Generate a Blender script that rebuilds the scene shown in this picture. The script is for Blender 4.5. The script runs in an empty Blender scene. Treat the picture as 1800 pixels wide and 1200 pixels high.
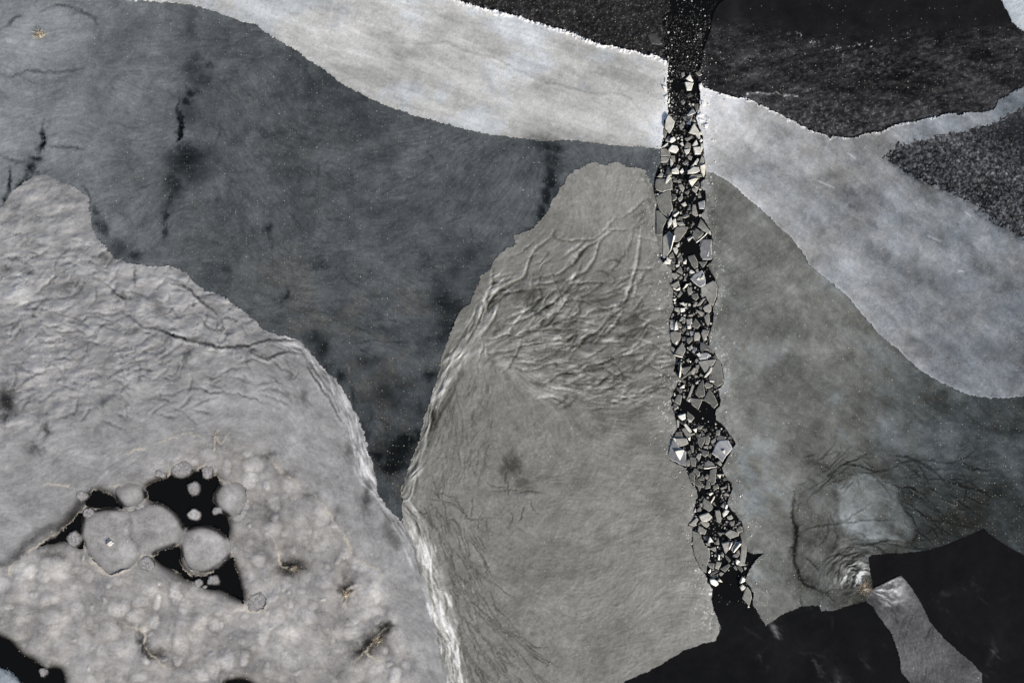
import bpy, math, random
import numpy as np

# ------------------------------------------------------------------ camera, sky, sun, exposure
scene = bpy.context.scene
PX = 0.05                                   # metres per pixel of the traced plan (frame is 90 m x 60 m)
def wx(x): return (x - 900.0) * PX
def wy(y): return (600.0 - y) * PX

cam_d = bpy.data.cameras.new("camera")
cam = bpy.data.objects.new("camera", cam_d)
scene.collection.objects.link(cam)
CAM_H = 85.0
cam.location = (0, 0, CAM_H)
cam.rotation_euler = (0, 0, 0)
cam_d.sensor_width = 36.0
cam_d.lens = 36.0 * CAM_H / (1800 * PX)
cam_d.clip_end = 5000
scene.camera = cam

SUN_EL = math.radians(28)
SUN_DIR = (0.64, -0.77)                     # horizontal direction towards the sun (lower right of the frame)
SUN_AZ = math.atan2(SUN_DIR[0], SUN_DIR[1])
world = bpy.data.worlds.new("World")
scene.world = world
world.use_nodes = True
nt = world.node_tree
sky = nt.nodes.new("ShaderNodeTexSky")
sky.sky_type = 'NISHITA'
sky.sun_disc = False
sky.sun_elevation = SUN_EL
sky.sun_rotation = SUN_AZ
sky.air_density = 0.75
sky.dust_density = 2.2
sky.ozone_density = 0.6
bg = nt.nodes["Background"]
nt.links.new(sky.outputs[0], bg.inputs[0])
bg.inputs[1].default_value = 0.10
sun_d = bpy.data.lights.new("sun", 'SUN')
sun_d.energy = 3.6
sun_d.angle = math.radians(0.5)
sun_d.color = (1.0, 0.945, 0.86)
sun = bpy.data.objects.new("sun", sun_d)
from mathutils import Vector
sun.rotation_euler = Vector((-SUN_DIR[0] * math.cos(SUN_EL), -SUN_DIR[1] * math.cos(SUN_EL), -math.sin(SUN_EL))).to_track_quat('-Z', 'Y').to_euler()
scene.collection.objects.link(sun)
scene.view_settings.view_transform = 'Standard'
scene.view_settings.look = 'None'
scene.view_settings.gamma = 1.0
scene.view_settings.exposure = 0.17
K = 1.0                                     # pixel value per unit of base colour under this light (calibration)

# ------------------------------------------------------------------ helpers
rng = np.random.default_rng(7)
random.seed(7)
col = scene.collection

def tag(o, label=None, cat=None, group=None, kind=None):
    if label: o["label"] = label
    if cat: o["category"] = cat
    if group: o["group"] = group
    if kind: o["kind"] = kind
    return o

def smooth(a, b, x):
    t = np.clip((x - a) / (b - a), 0, 1)
    return t * t * (3 - 2 * t)

def lin(c):
    c = np.clip(c, 0, 255) / 255.0
    return np.where(c <= 0.04045, c / 12.92, ((c + 0.055) / 1.055) ** 2.4)

def P(s, ox=0.0, oy=0.0, sc=1.0):
    """'x,y x,y' in a traced tile -> plan pixels"""
    return [(ox + float(a.split(',')[0]) / sc, oy + float(a.split(',')[1]) / sc) for a in s.split()]

def catmull(pts, closed=False, n=5):
    p = np.array(pts, float)
    if closed: q = np.vstack([p[-1], p, p[0], p[1]])
    else: q = np.vstack([2 * p[0] - p[1], p, 2 * p[-1] - p[-2]])
    out = []
    for i in range(1, len(q) - 2):
        for k in range(n):
            t = k / n
            a, b, c, d = q[i - 1], q[i], q[i + 1], q[i + 2]
            out.append(0.5 * ((2 * b) + (c - a) * t + (2 * a - 5 * b + 4 * c - d) * t * t + (3 * b - a - 3 * c + d) * t ** 3))
    if not closed: out.append(p[-1])
    return np.array(out)

# ------------------------------------------------------------------ the plan grid
STEP = 1.2
xs = np.concatenate([np.arange(-400, -12, 6.0), np.arange(-10, 1810.5, STEP), np.arange(1816, 2206, 6.0)]).astype(np.float32)
ys = np.concatenate([np.arange(-300, -12, 6.0), np.arange(-10, 1210.5, STEP), np.arange(1216, 1506, 6.0)]).astype(np.float32)
NX, NY = len(xs), len(ys)
X, Y = np.meshgrid(xs, ys)
X = X.astype(np.float32); Y = Y.astype(np.float32)

FY = np.fft.fftfreq(NY)[:, None].astype(np.float32)
FX = np.fft.rfftfreq(NX)[None, :].astype(np.float32)
def noise(seed, beta=1.5, lo=0.0, hi=10.0, aniso=1.0, ang=0.0):
    """unit-variance spectral noise on the grid; lo/hi: cut-off wavelengths in pixels of the plan"""
    r = np.random.default_rng(seed)
    w = r.standard_normal((NY, NX)).astype(np.float32)
    ca, sa = math.cos(ang), math.sin(ang)
    u = FX * ca + FY * sa; v = -FX * sa + FY * ca
    f = np.sqrt((u * aniso) ** 2 + v ** 2) + 1e-6
    a = f ** (-beta)
    fl = STEP / lo if lo else None
    fh = STEP / hi
    if lo: a *= np.exp(-(f / fl) ** 2)         # nothing finer than lo
    a *= 1 - np.exp(-(f / fh) ** 2)            # nothing coarser than hi
    n = np.fft.irfft2(np.fft.rfft2(w) * a, s=(NY, NX)).astype(np.float32)
    return (n - n.mean()) / n.std()

def blur(m, px):
    s = px / STEP
    g = np.exp(-2 * (math.pi * s) ** 2 * (FX ** 2 + FY ** 2))
    return np.fft.irfft2(np.fft.rfft2(m.astype(np.float32)) * g, s=(NY, NX)).astype(np.float32)

def bil(T, iy, ix):
    iy = np.clip(iy, 0, NY - 1.01); ix = np.clip(ix, 0, NX - 1.01)
    y0 = iy.astype(np.int32); x0 = ix.astype(np.int32)
    fy = (iy - y0).astype(np.float32); fx = (ix - x0).astype(np.float32)
    k = y0 * NX + x0
    R = T.ravel()
    return (R[k] * (1 - fx) + R[k + 1] * fx) * (1 - fy) + (R[k + NX] * (1 - fx) + R[k + NX + 1] * fx) * fy
IY, IX = np.meshgrid(np.arange(NY, dtype=np.float32), np.arange(NX, dtype=np.float32), indexing='ij')

jx = noise(11, 1.25, 2.0, 40) ; jy = noise(12, 1.25, 2.0, 40)
kx = noise(13, 1.6, 6.0, 200) ; ky = noise(14, 1.6, 6.0, 200)

def window(x0, x1, y0, y1):
    return (slice(max(0, np.searchsorted(ys, y0) - 1), np.searchsorted(ys, y1) + 1),
            slice(max(0, np.searchsorted(xs, x0) - 1), np.searchsorted(xs, x1) + 1))

def inside(poly, jag=0.0):
    p = np.asarray(poly, float)
    m = jag * 4 + 2
    w = window(p[:, 0].min() - m, p[:, 0].max() + m, p[:, 1].min() - m, p[:, 1].max() + m)
    x = X[w] + jag * jx[w]; y = Y[w] + jag * jy[w]
    c = np.zeros(x.shape, bool)
    for i in range(len(p)):
        (x1, y1), (x2, y2) = p[i - 1], p[i]
        if y1 == y2: continue
        c ^= ((y1 > y) != (y2 > y)) & (x < (x2 - x1) * (y - y1) / (y2 - y1) + x1)
    out = np.zeros((NY, NX), bool); out[w] = c
    return out

def dist(pts, r, jag=0.0, wob=0.0, side=False):
    """distance to a polyline, only within r (elsewhere 1e6)"""
    p = np.asarray(pts, float)
    D = np.full((NY, NX), 1e6, np.float32)
    S = np.zeros((NY, NX), np.float32) if side else None
    m = r + jag * 3 + wob * 3
    for (x1, y1), (x2, y2) in zip(p[:-1], p[1:]):
        w = window(min(x1, x2) - m, max(x1, x2) + m, min(y1, y2) - m, max(y1, y2) + m)
        x = X[w] + jag * jx[w] + wob * kx[w]; y = Y[w] + jag * jy[w] + wob * ky[w]
        dx, dy = x2 - x1, y2 - y1
        L2 = dx * dx + dy * dy + 1e-9
        t = np.clip(((x - x1) * dx + (y - y1) * dy) / L2, 0, 1)
        ex = x - x1 - t * dx; ey = y - y1 - t * dy
        d = np.sqrt(ex * ex + ey * ey)
        b = D[w]
        if side:
            s = S[w]; q = d < b
            s[q] = np.sign(dx * ey - dy * ex)[q]
        np.minimum(b, d, out=b)
    return (D, S) if side else D

def strokes(lines, width, jag=0.8, wob=1.5, taper=True):
    """soft lines: max of gaussian profiles, their strength fading in and out along the line"""
    F = np.zeros((NY, NX), np.float32)
    for ln in lines:
        pts = catmull(ln, n=3) if len(ln) > 2 else np.array(ln)
        n = len(pts) - 1
        for i in range(n):
            t = (i + 0.5) / n
            a = min(1.0, 0.35 + 2.2 * min(t, 1 - t)) if taper else 1.0
            wd = width * (0.65 + 0.7 * a) if taper else width
            (x1, y1), (x2, y2) = pts[i], pts[i + 1]
            m = 3 * wd + 3 * (jag + wob)
            w = window(min(x1, x2) - m, max(x1, x2) + m, min(y1, y2) - m, max(y1, y2) + m)
            x = X[w] + jag * jx[w] + wob * kx[w]; y = Y[w] + jag * jy[w] + wob * ky[w]
            dx, dy = x2 - x1, y2 - y1
            tt = np.clip(((x - x1) * dx + (y - y1) * dy) / (dx * dx + dy * dy + 1e-9), 0, 1)
            d2 = (x - x1 - tt * dx) ** 2 + (y - y1 - tt * dy) ** 2
            b = F[w]
            np.maximum(b, a * np.exp(-d2 / (wd * wd)), out=b)
    return F

def blob(x0, y0, rx, ry=None, wob=6.0, ang=0.0, hard=1.0):
    ry = ry or rx
    m = 3 * max(rx, ry) + 3 * wob
    w = window(x0 - m, x0 + m, y0 - m, y0 + m)
    x = X[w] + wob * kx[w] + wob * 0.35 * jx[w] - x0; y = Y[w] + wob * ky[w] + wob * 0.35 * jy[w] - y0
    c, s = math.cos(ang), math.sin(ang)
    u = x * c + y * s; v = -x * s + y * c
    F = np.zeros((NY, NX), np.float32)
    F[w] = np.exp(-((u / rx) ** 2 + (v / ry) ** 2) ** hard)
    return F

# ------------------------------------------------------------------ outlines traced on the plan
band_low = P("-420,-34 -150,-18 60,-8 160,-4 225,0 285,3 330,7 370,18 410,32 440,41 450,44 465,57 495,73 525,92 560,117 600,146 640,168 675,185 720,200 770,213 800,222 850,234 900,240 935,245 965,247 1000,245 1050,252 1100,256 1150,259 1166,261")
band_top = P("1178,114 1170,108 1160,102 1140,95 1100,88 1050,77 1020,66 1000,55 960,45 930,35 890,24 850,15 810,3 790,-5 760,-20 700,-60 560,-310")
chan_l = P("1176,-310 1176,0 1176,20 1166,25 1164,42 1168,48 1169,60 1166,72 1165,85 1167,100 1174,112 1172,126 1171,140 1171,160 1173,175 1173,190 1174,200 1168,208 1165,216 1165,240 1162,250 1161,265 1160,288 1153,298 1149,312 1148,330 1149,338 1151,346 1154,356 1151,370 1151,390 1152,410 1155,430 1158,445 1163,457 1170,464 1179,473 1182,487 1180,500 1182,510 1181,525 1183,540 1179,550 1176,560 1175,570 1176,580 1178,590 1178,612 1184,623 1188,630 1185,640 1184,652 1194,666 1188,678 1182,690 1178,700 1179,712 1182,722 1187,738 1189,752 1183,762 1181,770 1177,785 1175,795 1176,807 1190,815 1206,821 1205,826 1209,835 1213,846 1216,851 1224,859 1226,872 1222,880 1219,890 1218,902 1217,907 1208,922 1216,925 1215,945 1216,960 1220,978 1230,998 1239,1008 1243,1022 1252,1036 1250,1050 1252,1070 1257,1079 1261,1088 1267,1103")
chan_r = P("1345,1098 1331,1075 1323,1062 1323,1040 1317,1028 1310,1022 1311,1015 1316,1000 1322,990 1331,980 1345,971 1320,972 1313,967 1308,945 1308,935 1305,922 1302,916 1295,906 1287,896 1278,886 1278,881 1282,870 1287,858 1285,848 1277,839 1273,833 1269,822 1280,800 1287,788 1293,779 1289,772 1282,762 1275,752 1268,744 1259,738 1257,724 1264,713 1266,705 1264,690 1262,683 1271,675 1271,658 1268,640 1262,629 1254,617 1246,607 1247,597 1245,588 1249,580 1252,570 1254,548 1253,540 1260,525 1262,505 1260,498 1257,490 1250,480 1243,466 1251,458 1251,420 1250,407 1242,393 1232,378 1236,372 1240,358 1239,334 1231,331 1231,319 1238,315 1240,305 1239,290 1236,275 1236,260 1235,240 1230,228 1226,218 1222,207 1226,200 1229,187 1230,175 1229,160 1227,145 1226,130 1232,112 1234,95 1240,75 1249,50 1252,28 1260,10 1272,0 1272,-310")
band2_top = P("1226,146 1237,153 1260,163 1290,171 1310,173 1330,182 1353,192 1373,203 1400,217 1427,230 1453,239 1483,243 1500,243 1520,235 1547,232 1560,223 1580,218 1613,213 1640,205 1667,200 1700,199 1733,197 1750,190 1753,177 1773,165 1800,152 1900,120 2220,60")
grain_edge = P("2220,90 1900,160 1800,187 1767,200 1753,213 1720,223 1683,233 1657,235 1627,243 1590,250 1577,253 1567,263 1552,273 1570,290 1593,303 1620,317 1643,327 1673,340 1700,353 1720,367 1740,383 1760,397 1800,422 1900,480 2220,640")
band2_low = P("1236,300 1250,303 1267,310 1290,327 1313,347 1327,360 1340,370 1353,383 1370,400 1390,417 1407,440 1420,463 1433,475 1457,493 1483,515 1507,543 1530,570 1550,593 1577,613 1593,630 1620,652 1650,670 1677,683 1710,695 1740,699 1767,698 1800,695 1900,680 2220,610")
lobe_edge = P("-420,380 -100,372 0,366 10,352 20,335 33,328 60,307 80,307 107,320 130,327 147,340 158,350 157,363 160,387 163,402 170,417 187,437 207,455 227,462 253,465 283,467 303,468 327,478 340,493 360,510 387,517 407,530 427,547 447,563 467,580 490,587 520,597 540,607 547,620 563,640 580,657 600,680 615,705 630,735 640,760 648,795 656,820 662,842 662,863")
lobe_low = P("662,863 680,890 706,918 722,950 733,990 742,1012 752,1040 758,1080 768,1110 774,1150 784,1180 795,1200 830,1300 860,1520")
cen_edge = P("707,880 703,862 712,838 722,810 738,770 745,735 760,690 770,655 778,620 790,590 800,560 813,540 826,532 833,513 847,483 863,470 873,453 890,437 907,427 902,415 920,408 937,400 960,373 980,337 1000,307 1020,293 1047,285 1067,290 1083,283 1100,293 1120,295 1133,300 1141,318 1150,330")
blackB1 = P("1267,1103 1262,1112 1256,1125 1236,1128 1200,1142 1165,1164 1150,1172 1110,1190 1090,1200 1000,1240 700,1520 1900,1520 1700,1300 1610,1215 1600,1200 1583,1180 1580,1153 1567,1113 1547,1087 1534,1066 1521,1055 1490,1063 1465,1071 1443,1073 1438,1062 1410,1064 1380,1075 1360,1088 1345,1098 1331,1075 1323,1062 1310,1060 1290,1040 1255,1045 1252,1070 1257,1079 1261,1088")
blackB2 = P("1525,977 1533,973 1613,968 1660,957 1693,942 1727,926 1740,938 1767,957 1800,975 1900,1030 2220,1180 2220,1520 1740,1520 1725,1200 1725,1182 1707,1163 1683,1143 1657,1120 1633,1090 1617,1057 1600,1030 1583,1010 1560,1020 1533,1033 1528,1000")
corner = P("1740,-60 1757,0 1767,17 1777,37 1790,50 1800,58 1900,90 2220,60 2220,-310 1600,-310 1700,-140")
Z7 = lambda s: P(s, 0, 800, 3)
hole1 = Z7("775,165 830,130 895,108 960,122 1040,82 1080,66 1092,122 1140,104 1160,140 1130,190 1130,240 1140,280 1170,300 1205,345 1203,450 1165,385 1080,360 990,375 965,350 930,300 880,258 830,238 795,236 772,195")
hole2 = Z7("470,205 520,180 600,225 650,275 600,265 540,270 470,268 448,255")
hole3 = Z7("185,492 240,458 300,425 400,322 437,300 430,340 436,420 445,480 400,480 340,455 290,462")
hole4 = Z7("815,522 925,480 950,500 945,560 975,612 1040,638 1100,628 1150,585 1215,530 1240,590 1265,680 1284,775 1235,738 1160,710 1080,700 1030,665 970,640 920,600 850,570")
hole5 = Z7("-600,700 -60,930 0,958 45,965 110,1045 190,1090 240,1120 320,1130 340,1230 300,1500 -600,1500")
hole6 = Z7("1150,1220 1185,1195 1230,1180 1290,1182 1340,1210 1380,1290 1200,1290")
corner_bl = Z7("-700,1000 -100,1070 0,1115 60,1142 110,1190 170,1260 200,1500 -700,1500")

# ------------------------------------------------------------------ region map (cell centres)
DARK, CENTRE, RIGHT, LOBE, BANDL, BLKTL, BANDR, BLKTR, GRAIN, CORN, TONGUE, BLKB1, BLKB2, CORNBL, PAN = range(1, 16)
R = np.full((NY, NX), DARK, np.int16)
mid = [(1225, -310), (1225, 1100), (1290, 1100), (1400, 1520), (2220, 1520), (2220, -310)]
R[inside(mid)] = RIGHT
cen_poly = cen_edge + [(1225, 330), (1225, 700), (1260, 1060), (1300, 1520), (860, 1520), (830, 1300)] + P("795,1200 784,1180 774,1150 768,1110 758,1080 752,1040 742,1012 733,990 722,950 706,918")
R[inside(cen_poly, 1.0)] = CENTRE
lobe_poly = lobe_edge + lobe_low[1:] + [(-420, 1520)]
R[inside(lobe_poly, 1.1)] = LOBE
bandl_poly = band_low + [(1225, 262), (1225, 112)] + band_top + [(-420, -310)]
R[inside(bandl_poly, 0.8)] = BANDL
R[inside(band_top + [(1225, -310), (1225, 114)], 1.8)] = BLKTL
R[inside(band2_top + band2_low[::-1] + [(1200, 300), (1200, 146)], 0.7)] = BANDR
R[inside(band2_top[::-1] + [(1225, 140), (1225, -310), (2220, -310)], 1.6)] = BLKTR
R[inside(grain_edge, 2.2)] = GRAIN
R[inside(corner, 0.8)] = CORN
tong = P("1521,1052 1534,1034 1560,1018 1583,1008 1640,1040 1740,1180 1730,1200 1740,1520 1600,1520 1540,1200 1560,1120")
R[inside(tong, 0.4)] = TONGUE
R[inside(blackB1, 0.5)] = BLKB1
R[inside(blackB2, 0.35)] = BLKB2
W = 0
chan = chan_l + chan_r
chanmask = inside(chan, 0.45)
R[chanmask & (R != BLKB1)] = W
R[(R == BLKB1) & (Y < 1096) & inside(P("1252,1040 1330,1030 1330,1070 1310,1060 1255,1046"))] = W
for h in (hole1, hole2, hole3, hole4, hole5, hole6):
    R[inside(catmull(h, True, 3), 1.2) & (R == LOBE)] = W
R[inside(catmull(corner_bl, True, 3), 1.5)] = CORNBL
# loose pans of ice frozen in the black holes of the bubbly sheet: x, y, rx, ry in the /3 tile
PANS = [(600, 430, None, None), (1080, 490, 128, 130), (1215, 228, 85, 98), (960, 76, 58, 46), (690, 205, 88, 62), (1025, 170, 37, 38), (1025, 311, 37, 31), (1095, 88, 32, 40),
        (395, 436, 40, 44), (1126, 656, 34, 32), (1050, 669, 24, 20), (1082, 691, 13, 12), (775, 570, 48, 36), (845, 98, 28, 20), (228, 1142, 26, 24), (1145, 292, 28, 24),
        (1350, 770, 52, 50), (465, 300, 28, 26), (435, 212, 36, 26)]
blobpoly = Z7("440,300 500,290 560,278 640,282 700,292 790,250 860,250 930,300 975,370 960,420 925,480 850,500 810,520 745,525 720,560 640,610 580,620 530,590 480,530 450,470 430,400")
Rpan = {}
for i, (px, py, rx, ry) in enumerate(PANS):
    if rx is None: m = inside(catmull(blobpoly, True, 3), 1.0)
    else:
        th = np.linspace(0, 2 * math.pi, 26)[:-1]
        rr = 1 + 0.06 * np.sin(th * 2 + i) + 0.05 * np.sin(th * 3 + 2 * i)
        m = inside([(px / 3 + rx / 3 * a * math.cos(t), 800 + py / 3 + ry / 3 * a * math.sin(t)) for t, a in zip(th, rr)], 1.0)
    R[m] = PAN + i

# ------------------------------------------------------------------ shared fields
cloud = noise(21, 1.5, 3, 700)
cloud2 = noise(22, 1.5, 3, 260)
cloud3 = noise(23, 1.35, 2.4, 90)
grit = noise(24, 0.7, 2.4, 30)
speck = noise(25, 0.3, 2.2, 9)
streak = noise(26, 1.1, 2.4, 120, aniso=4.0, ang=math.radians(18))
bstreak = noise(27, 1.3, 2.4, 160, aniso=5.0, ang=math.radians(20))

guides = [(150, 200, 15), (250, 320, -25), (450, 380, 55), (600, 450, 5), (700, 300, -20), (850, 330, -40), (700, 520, 8), (500, 250, 40), (620, 120, 20), (60, 260, -30),
          (100, 450, -10), (250, 560, 15), (100, 600, -20), (300, 640, -15), (450, 620, 10), (400, 720, -5), (150, 760, -25), (520, 720, 60), (590, 800, 65), (640, 950, 60),
          (1060, 340, 85), (900, 560, -30), (1000, 590, -12), (1100, 650, -20), (1150, 720, -25), (900, 740, 65), (840, 760, 85), (1000, 700, 22), (850, 850, 70), (950, 860, 5),
          (1100, 850, -8), (1000, 950, 12), (1150, 950, 15), (850, 1000, 60), (950, 1120, 35), (1100, 1100, -8), (1200, 1000, -12), (780, 780, 105), (790, 950, 60), (830, 1130, 60),
          (1300, 600, -40), (1450, 600, 60), (1350, 750, 38), (1500, 730, 30), (1650, 760, 20), (1350, 450, -50), (1600, 900, 30), (1330, 900, 45), (1450, 960, -60), (1600, 1110, 55)]
gA = np.zeros((NY, NX), np.float32); gB = np.zeros((NY, NX), np.float32)
ci, cj = np.arange(0, NY, 8), np.arange(0, NX, 8)
cX, cY = X[np.ix_(ci, cj)], Y[np.ix_(ci, cj)]
sA = np.zeros_like(cX); sB = np.zeros_like(cX)
for (gx, gy, ga) in guides:
    w = 1.0 / (((cX - gx) ** 2 + (cY - gy) ** 2) + 900.0) ** 1.5
    sA += w * math.cos(2 * math.radians(ga)); sB += w * math.sin(2 * math.radians(ga))
cth = 0.5 * np.arctan2(sB, sA)
ct2, st2 = np.cos(2 * cth), np.sin(2 * cth)
def up(c):
    yy = IY / 8; xx = IX / 8
    y0 = np.minimum(yy.astype(int), c.shape[0] - 2); x0 = np.minimum(xx.astype(int), c.shape[1] - 2)
    fy = np.clip(yy - y0, 0, 1); fx = np.clip(xx - x0, 0, 1)
    return (c[y0, x0] * (1 - fx) + c[y0, x0 + 1] * fx) * (1 - fy) + (c[y0 + 1, x0] * (1 - fx) + c[y0 + 1, x0 + 1] * fx) * fy
theta = 0.5 * np.arctan2(up(st2), up(ct2)) + 0.30 * noise(31, 1.6, 20, 300)
tc, ts = np.cos(theta).astype(np.float32), np.sin(theta).astype(np.float32)
def lic(N, steps, d):
    acc = N.copy()
    for sgn in (1, -1):
        iy, ix = IY.copy(), IX.copy()
        pc, ps = tc, ts
        for k in range(steps):
            ix = ix + sgn * d * pc; iy = iy + sgn * d * ps
            qi = np.clip(iy.astype(np.int32), 0, NY - 1) * NX + np.clip(ix.astype(np.int32), 0, NX - 1)
            qc = tc.ravel()[qi]; qs = ts.ravel()[qi]
            f = np.sign(qc * pc + qs * ps)
            pc, ps = qc * f, qs * f
            acc += bil(N, iy, ix)
    return (acc - acc.mean()) / acc.std()
fibre = lic(noise(32, 0.5, 2.4, 14), 5, 1.1)
fibre2 = lic(noise(33, 1.0, 4.0, 50), 4, 2.6)
patchy = smooth(-1.0, 1.2, cloud2)

# ------------------------------------------------------------------ traced cracks, ridges, smudges
Z1 = lambda s: P(s, 0, 0, 3)
Z2 = lambda s: P(s, 600, 0, 3)
Z3 = lambda s: P(s, 1200, 0, 3)
Z4 = lambda s: P(s, 0, 400, 3)
Z5 = lambda s: P(s, 600, 400, 3)
Z6 = lambda s: P(s, 1200, 400, 3)
Z8 = lambda s: P(s, 600, 800, 3)
Z9 = lambda s: P(s, 1200, 800, 3)

lobe_cracks = [Z4(s) for s in (
    "640,450 700,480 760,520 860,545 940,580 1040,605 1120,622 1200,628 1300,625 1360,600 1430,590 1500,600 1580,600 1630,640",
    "900,295 960,305 1020,345 1080,395 1150,460", "715,200 715,260 720,310", "1320,660 1400,685 1440,680 1500,660 1590,665",
    "1590,660 1640,720 1700,800 1740,860 1790,960", "1610,700 1650,780 1720,860 1760,940 1800,1010")]
lobe_fine = [Z4(s) for s in (
    "400,450 480,450 560,455 640,450", "540,295 590,320 620,345 650,385 660,420", "440,180 380,215 310,245 250,290 200,350 150,380",
    "1000,450 1060,480 1100,520 1160,530 1220,540", "1060,450 1140,475 1230,480 1240,520", "730,670 780,640 860,625 880,600", "960,640 970,680 960,780 870,785",
    "1430,700 1480,740 1550,780", "1400,780 1440,800 1490,840", "1370,860 1430,860 1500,880 1520,900",
    "720,920 820,895 940,865 1020,845 1130,870 1240,880 1340,895 1390,930 1470,960", "60,860 120,830 170,790 240,780", "100,730 150,760 240,790", "130,430 190,430 220,380",
    "480,580 550,510 640,520 700,510", "0,165 60,165 120,180 200,230", "860,420 920,420 950,470 1000,450", "560,660 640,650 690,630", "600,760 680,720 740,700 800,690",
    "1080,770 1130,790 1200,750 1300,740", "300,560 380,560 430,540", "420,490 460,470 520,470", "1230,640 1320,650 1400,640", "1250,720 1330,700 1420,730", "880,560 960,580 1000,620",
    "200,520 260,540 320,520", "320,700 400,690 460,660", "700,760 760,740 830,750")]
centre_ridges = [Z5(s) for s in (
    "1110,30 1050,70 990,130 960,210 950,260 880,295 820,340 770,390", "1420,20 1350,60 1290,90 1240,140 1210,185 1150,230 1080,245 1000,270",
    "1440,0 1360,60 1330,130 1300,200 1240,245 1190,275 1150,260", "1190,275 1180,320 1140,360 1080,420 1010,460 900,500 850,500", "1180,290 1300,275 1380,280",
    "1000,240 990,320 920,330 860,340 790,360 740,420 700,480", "1020,295 1090,285 1160,265", "1020,300 1040,340 1020,400 960,440 880,470",
    "1580,0 1560,100 1540,220 1500,320 1480,400 1440,410 1330,430 1260,480", "1480,420 1400,470 1350,530 1290,560 1240,620 1190,690", "1480,440 1420,530 1360,580",
    "790,210 780,300 740,400 700,500", "830,370 800,460 760,520 720,560", "1110,0 1105,40 1200,60 1330,50")]
centre_fine = [Z5(s) for s in (
    "860,600 940,600 1050,570 1130,580 1240,550 1380,545", "830,590 900,580 980,540 1060,500 1140,440 1190,360 1240,320 1310,305", "1170,350 1250,380 1260,440 1180,480",
    "940,540 1010,520 1070,540 1150,500 1220,490 1290,480", "900,640 1000,610 1100,600 1200,590", "960,660 1060,640 1180,640 1300,590 1370,560", "1260,740 1400,700 1530,660 1630,600",
    "850,480 900,520 880,560 820,580", "1010,190 1060,150 1080,110", "1040,220 1060,180 1110,150", "1440,150 1420,210 1470,140 1500,90", "900,130 950,100 1000,60",
    "760,620 770,680 800,700", "730,580 740,640 720,700", "1070,540 1090,590 1130,600", "1250,330 1270,380 1240,440", "1000,560 1060,590 1090,560", "800,700 900,680 1020,690 1120,660",
    "860,720 960,740 1080,720 1200,700", "1080,780 1180,760 1300,750 1420,720", "1150,830 1260,800 1400,790 1520,740", "1200,880 1330,850 1440,840 1560,790", "1280,940 1400,920 1540,880 1640,830",
    "1100,330 1060,400 1100,450", "1560,580 1600,520 1640,480")]
fan = [Z8(s) for s in (
    "430,160 500,200 540,260 550,330 580,400", "470,180 580,220 640,290 660,350", "440,230 520,240 600,260 660,320 700,330 850,330", "640,350 650,430 670,500 680,550 740,590",
    "400,270 450,330 510,400 530,480 560,560 620,630 680,680 720,770 800,790", "580,670 660,720 720,800 780,850 860,920 940,990 1010,1010", "600,820 660,880 690,960 760,1060 820,1120 900,1190",
    "640,860 720,930 780,1010 830,1090", "610,900 640,1000 700,1090 760,1190", "740,810 820,900 900,960 960,1010", "620,980 650,1080 690,1190", "480,330 520,420 560,500 600,600 640,640",
    "530,290 560,370 600,440", "450,250 510,300 560,380 570,450", "560,330 600,340 620,400", "700,890 750,980 800,1030", "640,1060 680,1130 700,1190", "660,950 710,1040 740,1130", "680,340 690,260 680,220",
    "720,400 720,340 740,310", "760,390 760,345", "600,620 650,700 700,750", "560,590 600,680 650,760", "800,1040 860,1090 930,1120", "880,940 960,960 1010,1010 1080,1010", "390,240 400,290 450,300 420,260",
    "780,190 880,185 960,180", "770,150 820,170 880,170", "890,110 880,180 895,225", "865,90 870,150", "920,200 990,190 1060,210", "960,280 940,340", "880,290 900,330 880,370", "1000,230 1020,290 1040,300")]
right_cracks = [Z9(s) for s in ("583,180 580,240 575,300 595,380 600,430 585,490 595,580 620,650 680,690 750,715",)]
right_fine = [Z9(s) for s in (
    "590,215 660,180 720,140 790,90 860,50 940,60 1000,75 1060,75 1120,50 1170,25 1230,20 1290,60 1360,75 1420,65", "660,240 700,190 770,130 840,60 930,15 990,15", "1030,130 1100,150 1180,165 1250,190 1300,230",
    "1140,230 1200,260 1280,330 1360,350", "880,470 950,465 1000,465 1060,450 1100,445 1170,465", "900,415 940,415 975,440", "720,580 760,540 830,520 900,510 970,515", "1240,400 1200,470 1230,500",
    "600,410 760,370 880,350 1000,340 1140,340", "1080,-10 1180,5 1260,40", "1440,30 1520,60 1590,80", "640,540 690,570 720,610", "850,500 880,480 930,490", "620,740 625,790", "760,720 790,760", "1390,140 1500,170 1600,200",
    "1150,250 1190,330 1240,400", "770,300 800,380 810,450 790,500", "720,480 760,420 770,340", "1170,480 1240,490 1300,480")]
white_fine = [Z9(s) for s in ("1340,850 1300,930 1280,980", "1200,810 1150,900 1130,970", "1250,800 1200,870 1170,960", "1100,800 1130,880", "1330,880 1310,1000")]

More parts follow.
